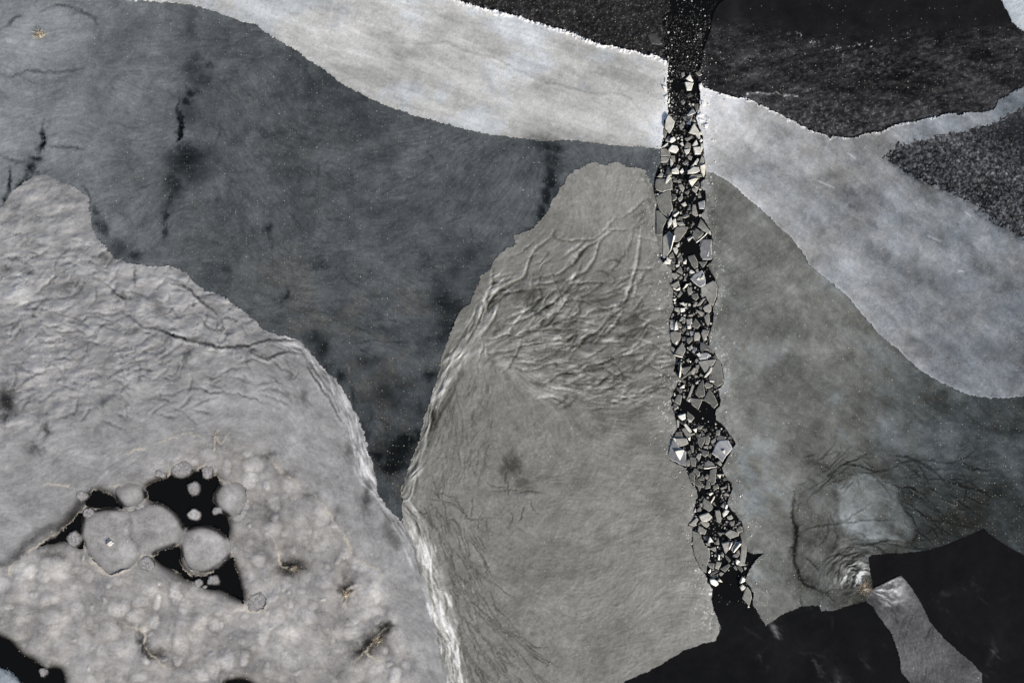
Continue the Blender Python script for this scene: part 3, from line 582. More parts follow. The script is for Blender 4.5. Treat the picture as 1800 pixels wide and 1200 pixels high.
# central sheet between the V and the channel
top_c = smooth(500, 380, Y)
foldz = blob(1020, 590, 170, 60, 10) + 0.8 * blob(1080, 690, 120, 50, 10)
v = 129 + 16 * top_c * smooth(960, 1040, X + 0.3 * cloud) + 5 * smooth(900, 1150, Y) - 6 * blob(960, 520, 90, 50, 8)
v += 4.5 * cloud2 + 3.5 * cloud3 + (1.6 + 1.6 * patchy) * fibre + 2.4 * fibre2 + 2.0 * grit + 1.8 * speck
v += 7 * foldz * fibre2 + 4 * foldz * fibre
v += 46 * RG * (0.8 + 0.3 * cloud3) - 46 * RGd + 36 * RF * (0.8 + 0.3 * cloud3) - 38 * RFd  # fold shading put into the tone: pale crests, dark shifted sides
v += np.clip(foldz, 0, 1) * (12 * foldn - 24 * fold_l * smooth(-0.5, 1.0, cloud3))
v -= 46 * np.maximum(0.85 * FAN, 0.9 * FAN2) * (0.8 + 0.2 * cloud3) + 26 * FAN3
v += 36 * FSp * (0.8 + 0.3 * cloud3) - 38 * FSd  # scattered folds, also with crest light and side shade painted
v += 30 * feather * (0.6 + 0.4 * fibre2)
v = v * (1 - centre_smudge) + 52 * centre_smudge
v += mR * (2 + 27 * tR) + 50 * BR - 46 * BRd * (1 - 0.7 * BR) + mD * (30 + 30 * tD) + 46 * BD - 26 * BDd * (1 - BD)
v += 8 * np.exp(-(dist(cen_edge, 12, 1.6) / 3.5) ** 2) * smooth(520, 420, Y) + 9 * smooth(900, 1150, X) * smooth(700, 900, Y) + 34 * np.clip(chan_near - 0.05, 0, 1) * smooth(-0.8, 1.2, cloud3 + 0.5 * cloud2) + 85 * frostc * smooth(250, 450, Y)  # sheen along the bank painted in, plus frost clumps
v += 34 * np.exp(-(dist(catmull(armD, n=4), 50, 0.5, 3) / 12) ** 2) * smooth(930, 1010, Y) * (0.6 + 0.35 * fibre + 0.25 * cloud3)
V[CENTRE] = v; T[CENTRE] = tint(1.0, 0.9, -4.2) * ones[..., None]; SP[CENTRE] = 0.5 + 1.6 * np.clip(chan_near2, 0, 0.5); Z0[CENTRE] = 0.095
H[CENTRE] = 0.006 * fibre2 * (0.3 + 1.6 * foldz) + 0.002 * fibre + 0.022 * RG + 0.012 * RF - 0.01 * RGd - 0.03 * FAN + 0.025 * (BR + BD) + 0.02 * (mR * tR + mD * tD) - 0.03 * BRd + 0.01 * cloud3

# right-hand sheet
v = 123 - 54 * smooth(1370, 1800, X + 0.35 * (Y - 650)) - 6 * smooth(420, 340, Y) + 10 * blob(1290, 900, 80, 220, 10)
v += 7 * cloud2 + 5 * cloud3 + 1.6 * fibre + 2.6 * fibre2 + 2.0 * grit + 1.8 * speck + 2 * streak + 5.5 * noise(65, 1.3, 3, 170, aniso=3.2, ang=math.radians(40))
v = v * (1 - right_smudge * 0.8) + 48 * right_smudge * 0.8
v -= 15 * smooth(1385, 1430, X) * smooth(770, 850, Y)
v += 52 * patch_r * (0.9 + 0.15 * cloud2)
v -= 74 * RC + 48 * RFN * (0.8 + 0.3 * cloud3) - 10 * np.roll(RFN, 4, 0)
v += 150 * swirl * (arcs * 1.3 - 0.3) + 70 * np.exp(-((X - 1516) / 10) ** 2 - ((Y - 1010) / 14) ** 2) + 60 * swirl2 * (rays - 0.35) + 70 * np.exp(-(np.abs(aT - 2.2) / 0.9) ** 2) * smooth(130, 50, dT) * (arcs2 - 0.5)
v += (32 * np.clip(chan_near - 0.05, 0, 1) + 12 * chan_near2) * smooth(-0.8, 1.2, cloud3 + 0.5 * cloud2) + 85 * frostc * smooth(1000, 600, Y)  # bank-side glow put into the tone, with frost clumps on top
V[RIGHT] = v; SP[RIGHT] = 0.55 + 1.7 * np.clip(chan_near2, 0, 0.5); Z0[RIGHT] = 0.09
bl_ = np.clip(smooth(1400, 1750, X) + 0.25 * cloud2, 0, 1)
bl_ = np.clip(bl_ + 0.45 * patch_r + 0.7 * blob(1300, 850, 36, 110, 16, -0.15) * smooth(-1, 1, cloud2), 0, 1.2)
T[RIGHT] = (np.stack([-0.5 - 5.5 * bl_, 1.0 + 0.3 * bl_, -3.2 + 6.5 * bl_], -1)).astype(np.float32)
H[RIGHT] = 0.002 * fibre2 + 0.001 * fibre + 0.004 * cloud3 - 0.03 * RC - 0.02 * RFN + 0.02 * swirl * arcs + 0.006 * swirl2 * rays

# pale band left of the channel
v = 191 + 10 * blob(560, 60, 200, 40, 10) + 2.5 * cloud2 + 2.5 * cloud3 + 4.0 * grit + 3.0 * speck + 7.5 * bstreak
dl = dist(band_low, 170, 0.8) + 12 * kx + 9 * cloud2
v += 9 * np.exp(-((dl - 52) / 18) ** 2) - 9 * np.exp(-((dl - 100) / 12) ** 2) + 8 * smooth(105, 135, dl) * (1 + 0.5 * cloud2) * smooth(2000, 400, dl)
v += -14 * low_l * smooth(500, 900, X) + 10 * smooth(300, 900, X) * smooth(120, 240, Y) - 6 * low_l1
v -= 12 * rim_top_in * (0.8 + 0.4 * cloud3)
v += 64 * rim_top * np.clip(0.75 + 0.5 * grit, 0, 1.3)
v += 9 * smooth(0.2, 2.0, bstreak) * smooth(0.75, 0.3, (Y + 8) / 260) - 5 * smooth(0.2, 1.6, -bstreak)
v -= 20 * seam_l - 10 * np.roll(seam_l, 5, 0)
v -= 60 * blob(960, 244, 24, 10, 6) * smooth(225, 246, Y) + 14 * blob(940, 240, 50, 30, 8)
v += 34 * np.clip(chan_near - 0.05, 0, 1) + 40 * np.clip(chan_near2, 0, 0.5)  # glow beside the channel painted as a paler tone
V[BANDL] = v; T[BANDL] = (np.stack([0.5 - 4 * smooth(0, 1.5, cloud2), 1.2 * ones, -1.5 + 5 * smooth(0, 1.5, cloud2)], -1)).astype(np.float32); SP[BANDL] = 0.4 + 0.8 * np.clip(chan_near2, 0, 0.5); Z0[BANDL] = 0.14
H[BANDL] = 0.004 * cloud3 + 0.0015 * grit + 0.10 * rim_top * (0.6 + 0.5 * grit) 

# granular black ice beside the top of the channel
v = 40 + 9 * np.clip(grit + 0.3 * speck, -1.2, 4) + 4 * cloud2 + 16 * np.clip(grit - 0.9, 0, 2) + 16 * rim_top * np.clip(grit, 0, 2)
v += 24 * np.clip(chan_near - 0.2, 0, 1) * np.clip(0.6 + grit, 0, 2)
V[BLKTL] = v; T[BLKTL] = tint(0.5, 0.5, 0.0); SP[BLKTL] = 0.5 * ones; H[BLKTL] = 0.014 * grit + 0.006 * speck; Z0[BLKTL] = 0.05

# pale band right of the channel
bb = noise(64, 1.5, 3, 150, aniso=2.0, ang=math.radians(42))
v = 186 + 9 * bb + 34 * blob(1280, 205, 100, 44, 10, 0.4) - 40 * smooth(1300, 1560, X + 0.35 * Y - 40) - 16 * smooth(1640, 1900, X + 0.2 * Y) - 26 * blob(1300, 285, 60, 22, 10)  # includes a bloom by the channel painted as a bright patch
v += 3.5 * cloud2 + 5 * cloud3 + 4 * grit + 3 * speck + 5 * noise(68, 1.2, 2.4, 160, aniso=4.0, ang=math.radians(38)) + 10 * blob(1690, 400, 90, 20, 14, 0.6) + 14 * blob(1720, 460, 60, 26, 14)
bs_ = np.clip(band_smudge * (0.95 + 0.3 * cloud3), 0, 0.85); v = v * (1 - bs_) + 84 * bs_
v += 16 * low_r * (1 - 0.4 * smooth(1500, 1800, X)) + 26 * low_r1
v += 78 * rim_r * np.clip(0.8 + 0.5 * grit, 0, 1.4) + 46 * scratches
v += (50 * np.clip(chan_near - 0.03, 0, 1) + 40 * np.clip(chan_near2, 0, 0.5)) * smooth(330, 220, Y)  # painted glow where the channel cuts this band
gr_e = np.exp(-(dist(grain_edge, 30, 2.2) / 9) ** 2)
v -= 40 * gr_e * smooth(1540, 1580, X) * smooth(255, 280, Y) * np.clip(0.8 + 0.5 * grit, 0, 1.6) + 20 * gr_e * smooth(280, 250, Y) * np.clip(0.5 + grit, 0, 2)
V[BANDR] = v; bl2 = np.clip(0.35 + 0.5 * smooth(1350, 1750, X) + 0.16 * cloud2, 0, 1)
T[BANDR] = (np.stack([1 - 8 * bl2, 0.5 - 1.0 * bl2, -2 + 8 * bl2], -1)).astype(np.float32); SP[BANDR] = 0.55 + 1.2 * np.clip(chan_near2, 0, 0.5); Z0[BANDR] = 0.13
H[BANDR] = 0.004 * cloud3 + 0.0015 * grit + 0.07 * rim_r + 0.02 * low_r1

# black ice of the upper right
sk = smooth(40, 110, Y + 0.12 * np.abs(X - 1480) + 10 * cloud2 * 0.6)
bst = noise(63, 0.9, 2.4, 50, aniso=3.5, ang=math.radians(-14))
v = 25 + sk * (13 + 9 * np.clip(bst, -1.4, 3) + 10 * smooth(110, 230, Y) + 7 * np.clip(grit + 0.3 * streak, -1.2, 4) + 4 * cloud2 + 5 * streak) + 2 * cloud3
v += 16 * smooth(150, 230, Y) * np.clip(grit, 0, 3) * smooth(1700, 1500, X)
v += sk * 15 * np.clip(speck + grit - 1.5, 0, 2) * smooth(-0.4, 1.2, cloud2 + 0.5 * bst) + 150 * edge_black_line * np.clip(0.9 * grit + 0.2 * speck - 0.8, 0, 1) * smooth(1300, 1420, X) * smooth(1640, 1560, X)
v += 26 * lobe_tr * (0.8 + 0.3 * cloud3) * smooth(1410, 1340, X) + 110 * lobe_tr_rim * np.clip(0.8 + 0.4 * grit, 0, 1.2)
v += 12 * blob(1290, 20, 18, 30, 6) + 20 * blob(1520, 120, 60, 14, 8) * np.clip(grit, 0, 2)
V[BLKTR] = v; T[BLKTR] = tint(0.5, 0.2, 1.0); SP[BLKTR] = 0.22 * sk + 0.06; H[BLKTR] = 0.005 * grit * (0.3 + sk) + 0.003 * speck * sk; Z0[BLKTR] = 0.06

# coarse grainy ice at the right edge
gg = noise(61, 0.8, 3.0, 16) + 0.5 * speck
g2 = noise(62, 0.9, 4.0, 24)
v = 54 + 22 * np.clip(gg, -1.5, 3) + 26 * np.clip(g2 - 0.6, 0, 2.5) - 12 * np.clip(-g2 - 0.4, 0, 2) + 7 * cloud2 + 6 * cloud3 - 30 * blob(1790, 235, 60, 40, 8) * (1 + 0.0 * gg) + 8 * blob(1740, 310, 60, 40, 8)
v = np.where(v > 66, v, 66 + (v - 66) * 0.95)
gfade = blob(1800, 225, 70, 45, 8)
v = v * (1 - 0.75 * gfade) + 40 * 0.75 * gfade
ge2 = np.exp(-(dist(grain_edge, 40, 2.2) / 14) ** 2); v += 26 * ge2 * smooth(280, 240, Y) * (0.7 + 0.4 * grit)
V[GRAIN] = v; T[GRAIN] = tint(-1.5, 0, 3); SP[GRAIN] = 0.6 * ones; H[GRAIN] = 0.005 * gg + 0.003 * g2; Z0[GRAIN] = 0.055

v = 208 + 3 * cloud2 + 2 * grit - 14 * np.exp(-(dist(corner, 20, 0.8) / 7) ** 2)
V[CORN] = v; T[CORN] = tint(-8, 0, 5); SP[CORN] = 0.1 * ones; H[CORN] = 0.01 * cloud3 + 0.004 * grit; Z0[CORN] = 0.14

v = 91 + 6 * cloud2 + 5 * cloud3 + 2 * fibre + 2 * grit + 2 * speck - 22 * TNG
v += white_r * (14 + 105 * np.clip(rays, 0, 1.1) * smooth(88, 46, dT)) + 18 * smooth(110, 30, dT) * (rays - 0.3) - 20 * blob(1535, 1050, 14, 12, 4)
V[TONGUE] = v; T[TONGUE] = tint(-0.5, 0, 2); SP[TONGUE] = 0.45 * ones; H[TONGUE] = 0.006 * fibre + 0.008 * cloud3 + 0.015 * white_r * rays; Z0[TONGUE] = 0.075

wisp = np.clip(noise(71, 1.3, 3, 110, aniso=2.5, ang=math.radians(50)) - 0.9, 0, 3)
wz = blob(1400, 1120, 40, 50, 20) + blob(1470, 1190, 20, 16, 8) * 1.6 + 0.5 * blob(1440, 1150, 60, 30, 20) + blob(1315, 1115, 26, 14, 8)
v = 24 + 40 * wz * wisp + 5 * wz + 34 * blob(1462, 1188, 12, 14, 7) * (0.6 + 0.4 * fibre2) + 10 * strokes([Z9('785,850 800,905'), Z9('620,1040 740,1060'), Z9('330,900 420,960')], 2.0, 0.6, 1.5) + 1.2 * cloud3
V[BLKB1] = v; T[BLKB1] = tint(0, 0.3, 1.0); SP[BLKB1] = 0.0 * ones; H[BLKB1] = 0.001 * cloud3; Z0[BLKB1] = 0.018
wz2 = blob(1665, 1040, 20, 14, 8) + blob(1750, 1130, 18, 30, 10) + 0.5 * blob(1720, 1070, 60, 40, 20)
v = 25 + 40 * wz2 * wisp + 16 * strokes([Z9('1630,960 1640,1020 1610,1090'), Z9('1370,720 1400,740')], 3.0, 0.8, 2.0) + 5 * wz2 + 1.2 * cloud3
V[BLKB2] = v; T[BLKB2] = tint(0.5, 0.2, 1.5); SP[BLKB2] = 0.0 * ones; H[BLKB2] = 0.001 * cloud3; Z0[BLKB2] = 0.018

v = 165 + 8 * cloud3 + 4 * grit - 60 * np.exp(-(dist(corner_bl, 14, 1.5) / 5) ** 2)
V[CORNBL] = v; T[CORNBL] = tint(-9, 0, 7); SP[CORNBL] = 0.2 * ones; H[CORNBL] = 0.01 * cloud3; Z0[CORNBL] = 0.09

# the pans: bright domed middle of trapped bubbles, thin clear rim
wprox = smooth(0.02, 0.22, blur((R == W).astype(np.float32), 7))
for i, (px, py, rx, ry) in enumerate(PANS):
    m = (R == PAN + i)
    s = 11.0 if (rx is None or rx > 70) else max(1.2, min(rx, ry) / 3 * 0.24)
    thick = np.clip((blur(m.astype(np.float32), s) - 0.42) / 0.5, 0, 1)
    if rx is None or rx > 70:
        lo_ = 128 - 104 * wprox
        v = lo_ + (160 - lo_) * smooth(0, 0.95, thick) + (9 * cloud3 + 7 * cloud2 + 4 * grit + 4 * speck + 12 * bub) * thick
        if rx is None: v += -30 * strokes([Z7('690,310 700,360 690,420 720,480')], 3.0, 0.4, 1.0) - 14 * blob(180, 985, 20, 14, 5) + 10 * blob(160, 935, 20, 14, 5) + 8 * blob(222, 980, 16, 8, 4)
    else:
        v = 124 - 78 * wprox + (30 + 78 * wprox) * thick + (9 * grit + 12 * speck) * (0.5 + thick * 0.5) + (30 if i == 6 else 0) * thick
    fe = fl * (0.8 if rx is None or rx > 70 else 0.4)
    v = v * (1 - 0.7 * fe) + 180 * 0.7 * fe
    V[PAN + i] = v; T[PAN + i] = tint(2, 0, -1); SP[PAN + i] = 0.8 * ones
    H[PAN + i] = 0.035 * smooth(0, 1, thick) + 0.0 * thick; Z0[PAN + i] = 0.07

# ------------------------------------------------------------------ materials
def ice_material(name, rough, spec, sparkle=True, cloudy=0.1):
    m = bpy.data.materials.new(name); m.use_nodes = True
    n = m.node_tree.nodes; l = m.node_tree.links
    b = n["Principled BSDF"]
    b.inputs["Roughness"].default_value = rough
    b.inputs["Specular IOR Level"].default_value = spec
    b.inputs["IOR"].default_value = 1.31
    at = n.new("ShaderNodeAttribute"); at.attribute_name = "ice_tint"
    co = n.new("ShaderNodeTexCoord")
    nz = n.new("ShaderNodeTexNoise"); nz.inputs["Scale"].default_value = 6.0 if cloudy < 0.2 else 2.2; nz.inputs["Detail"].default_value = 5; nz.inputs["Roughness"].default_value = 0.7
    l.new(co.outputs["Object"], nz.inputs["Vector"])
    mr = n.new("ShaderNodeMapRange"); mr.inputs[1].default_value = 0.3; mr.inputs[2].default_value = 0.7; mr.inputs[3].default_value = 1 - cloudy; mr.inputs[4].default_value = 1 + cloudy
    l.new(nz.outputs["Fac"], mr.inputs[0])
    mul = n.new("ShaderNodeMix"); mul.data_type = 'RGBA'; mul.blend_type = 'MULTIPLY'; mul.inputs["Factor"].default_value = 1.0
    l.new(at.outputs["Color"], mul.inputs["A"]); l.new(mr.outputs[0], mul.inputs["B"])
    out = mul.outputs["Result"]
    if sparkle:  # sun glints on frost, put into the base colour as pale specks
        for sc, rad, thr, colr in ((4.2, 0.17, 0.62, (0.40, 0.37, 0.27, 1)), (2.1, 0.085, 0.84, (0.85, 0.82, 0.70, 1))):
            vo = n.new("ShaderNodeTexVoronoi"); vo.voronoi_dimensions = '2D'; vo.inputs["Scale"].default_value = sc
            l.new(co.outputs["Object"], vo.inputs["Vector"])
            lt = n.new("ShaderNodeMapRange"); lt.inputs[1].default_value = rad; lt.inputs[2].default_value = rad * 0.5; lt.inputs[3].default_value = 0; lt.inputs[4].default_value = 1
            l.new(vo.outputs["Distance"], lt.inputs[0])
            sep = n.new("ShaderNodeSeparateColor"); l.new(vo.outputs["Color"], sep.inputs[0])
            # rand < sparkle amount * (1 - thr)
            am = n.new("ShaderNodeMath"); am.operation = 'MULTIPLY'; am.inputs[1].default_value = 1 - thr
            l.new(at.outputs["Alpha"], am.inputs[0])
            ls = n.new("ShaderNodeMath"); ls.operation = 'LESS_THAN'
            l.new(sep.outputs[0], ls.inputs[0]); l.new(am.outputs[0], ls.inputs[1])
            pr = n.new("ShaderNodeMath"); pr.operation = 'MULTIPLY'
            l.new(lt.outputs[0], pr.inputs[0]); l.new(ls.outputs[0], pr.inputs[1])
            br = n.new("ShaderNodeMath"); br.operation = 'MULTIPLY'
            l.new(pr.outputs[0], br.inputs[0]); l.new(sep.outputs[1], br.inputs[1])
            mx = n.new("ShaderNodeMix"); mx.data_type = 'RGBA'
            l.new(br.outputs[0], mx.inputs["Factor"]); l.new(out, mx.inputs["A"]); mx.inputs["B"].default_value = colr
            out = mx.outputs["Result"]
    l.new(out, b.inputs["Base Color"])
    bp = n.new("ShaderNodeBump"); bp.inputs["Strength"].default_value = 0.12; bp.inputs["Distance"].default_value = 0.02
    l.new(nz.outputs["Fac"], bp.inputs["Height"]); l.new(bp.outputs[0], b.inputs["Normal"])
    return m
M_ice = ice_material("frosted_ice", 0.55, 0.25)
M_clear = ice_material("clear_black_ice", 0.12, 0.12)
M_shard = ice_material("broken_ice", 0.28, 0.45, cloudy=0.34)

def water_material():
    m = bpy.data.materials.new("dark_lake_water"); m.use_nodes = True
    n = m.node_tree.nodes; l = m.node_tree.links; b = n["Principled BSDF"]
    b.inputs["Base Color"].default_value = (0.006, 0.0062, 0.006, 1); b.inputs["Roughness"].default_value = 0.06; b.inputs["IOR"].default_value = 1.33; b.inputs["Specular IOR Level"].default_value = 0.2
    nz = n.new("ShaderNodeTexNoise"); nz.inputs["Scale"].default_value = 1.5; nz.inputs["Detail"].default_value = 3
    co = n.new("ShaderNodeTexCoord"); l.new(co.outputs["Object"], nz.inputs["Vector"])
    bp = n.new("ShaderNodeBump"); bp.inputs["Strength"].default_value = 0.05; bp.inputs["Distance"].default_value = 0.02
    l.new(nz.outputs["Fac"], bp.inputs["Height"]); l.new(bp.outputs[0], b.inputs["Normal"])
    return m

# ------------------------------------------------------------------ water
me = bpy.data.meshes.new("water")
S = 2500.0
me.from_pydata([(-S, -S, 0), (S, -S, 0), (S, S, 0), (-S, S, 0)], [], [(0, 1, 2, 3)])
me.materials.append(water_material())
water = bpy.data.objects.new("water", me); col.objects.link(water)
tag(water, kind="structure")

# ------------------------------------------------------------------ ice sheets from the grid
Xw = wx(X); Yw = wy(Y)
CELL = R[:-1, :-1].copy()
def build_sheet(rid, name, label, cat, mat, group=None):
    cm = CELL == rid
    if not cm.any(): return None
    j, i = np.nonzero(cm)
    a = j * NX + i
    quads = np.stack([a + NX, a + NX + 1, a + 1, a], 1)            # counter-clockwise from above (y flips)
    used, inv = np.unique(quads.ravel(), return_inverse=True)
    q = inv.reshape(-1, 4)
    z = (Z0[rid] + np.clip(H[rid].ravel()[used], -Z0[rid] * 0.7, 0.5)).astype(np.float32)
    co = np.stack([Xw.ravel()[used], Yw.ravel()[used], z], 1)
    t = T[rid]
    tt = t if t.ndim == 1 else t.reshape(-1, 3)[used]
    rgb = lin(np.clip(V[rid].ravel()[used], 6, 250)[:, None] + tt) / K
    rgb = np.clip(rgb, 0.003, 0.88)
    cl = np.concatenate([rgb, np.clip(SP[rid].ravel()[used], 0, 1.6)[:, None]], 1)
    # skirt down through the water line along the border
    pad = np.zeros((NY + 1, NX + 1), bool); pad[1:NY, 1:NX] = cm
    ed = []
    for (dj, di, e) in ((-1, 0, (3, 2)), (1, 0, (1, 0)), (0, -1, (0, 3)), (0, 1, (2, 1))):
        nb = pad[j + 1 + dj, i + 1 + di]
        ed.append(q[~nb][:, list(e)])
    ed = np.concatenate(ed)
    bu, binv = np.unique(ed.ravel(), return_inverse=True); binv = binv.reshape(-1, 2)
    n0 = len(co); nb_ = len(bu)
    lo = co[bu].copy(); lo[:, 2] = -0.12
    co = np.concatenate([co, co[bu], lo]); sc = np.clip(cl[bu] * 1.25, 0, 0.8); cl = np.concatenate([cl, sc, sc])
    sk = np.stack([n0 + binv[:, 1], n0 + binv[:, 0], n0 + nb_ + binv[:, 0], n0 + nb_ + binv[:, 1]], 1)
    f = np.concatenate([q, sk]).astype(np.int32)
    me = bpy.data.meshes.new(name)
    me.vertices.add(len(co)); me.vertices.foreach_set("co", co.astype(np.float32).ravel())
    me.loops.add(f.size); me.loops.foreach_set("vertex_index", f.ravel())
    me.polygons.add(len(f)); me.polygons.foreach_set("loop_start", np.arange(0, f.size, 4, dtype=np.int32))
    me.polygons.foreach_set("use_smooth", np.ones(len(f), bool))
    at = me.attributes.new("ice_tint", 'FLOAT_COLOR', 'POINT'); at.data.foreach_set("color", cl.astype(np.float32).ravel())
    me.update(calc_edges=True)
    me.materials.append(mat)
    o = bpy.data.objects.new(name, me); col.objects.link(o)
    return tag(o, label, cat, group)

SHEETS = [
    (DARK, "ice_sheet", "dark slate grey ice sheet narrowing to a V point between two paler lobes", M_ice),
    (LOBE, "ice_sheet", "light grey wrinkled ice sheet with bubbly white patch and black holes, lower left", M_ice),
    (CENTRE, "ice_sheet", "mid grey ice sheet with folded ridges and fine fanning cracks left of the broken channel", M_ice),
    (RIGHT, "ice_sheet", "speckled grey ice sheet right of the broken channel, darkening to the right", M_ice),
    (BANDL, "ice_sheet", "pale white ice band with lumpy bright rim, left of the channel near the top", M_ice),
    (BANDR, "ice_sheet", "pale bluish ice band with mottled dark blotches, right of the channel", M_ice),
    (BLKTL, "ice_sheet", "black granular ice wedge between the white band's lumpy rim and the channel", M_ice),
    (BLKTR, "ice_sheet", "large black ice sheet with grey streaks at the upper right of the channel", M_ice),
    (GRAIN, "ice_sheet", "coarse grainy black and white speckled ice wedge at the right edge", M_ice),
    (CORN, "ice_sheet", "smooth bluish white ice corner at the top right", M_ice),
    (TONGUE, "ice_sheet", "narrow grey ice tongue running down from the straw tuft between two black sheets", M_ice),
    (BLKB1, "ice_sheet", "smooth black clear ice at the channel's lower end, with faint white wisps", M_clear),
    (BLKB2, "ice_sheet", "smooth black clear ice with a pointed top right of the grey tongue", M_clear),
    (CORNBL, "ice_sheet", "small pale blue ice corner beyond the black gap at bottom left", M_ice)]
for rid, nm, lb, mt in SHEETS: build_sheet(rid, nm, lb, "ice sheet", mt)
PAN_LABELS = ["large three lobed grey ice pan carrying a straw tuft between the black holes", "large round grey ice pan with frosty rim between the two biggest black holes",
    "oval grey ice pan on the right shore of the top black hole", "dark domed ice pan set in the top edge of the upper black hole", "long frosty ice pan between the small and the big upper black holes",
    "small round ice pan floating alone in the upper black hole", "brightest small white ice pan near the lower end of the upper black hole", "small oval ice pan at the top right tip of the upper black hole",
    "small round ice pan in the narrow black gap left of the straw tuft", "small round ice pan in the lower black hole under the big round pan", "tiny ice pan just left of the small round pan in lower hole",
    "tiniest ice pan wedged under its two neighbours in the lower hole", "oval ice pan frozen to the shore below the three lobed pan", "tiny flat frosty ice pan at the upper left rim of upper hole",
    "tiny pale ice pan floating in the black gap at bottom left corner", "tiny round ice pan on the shore just right of the brightest white pan", "round frosty ice pan at the bottom tip of the lower black hole",
    "tiny frosty ice pan on the upper left tip of the three lobed pan", "small frosty ice pan just left of the small dark hole"]
for i in range(len(PANS)):
    build_sheet(PAN + i, "ice_pan", PAN_LABELS[i], "ice pan", M_ice, "round ice pans around the black holes")

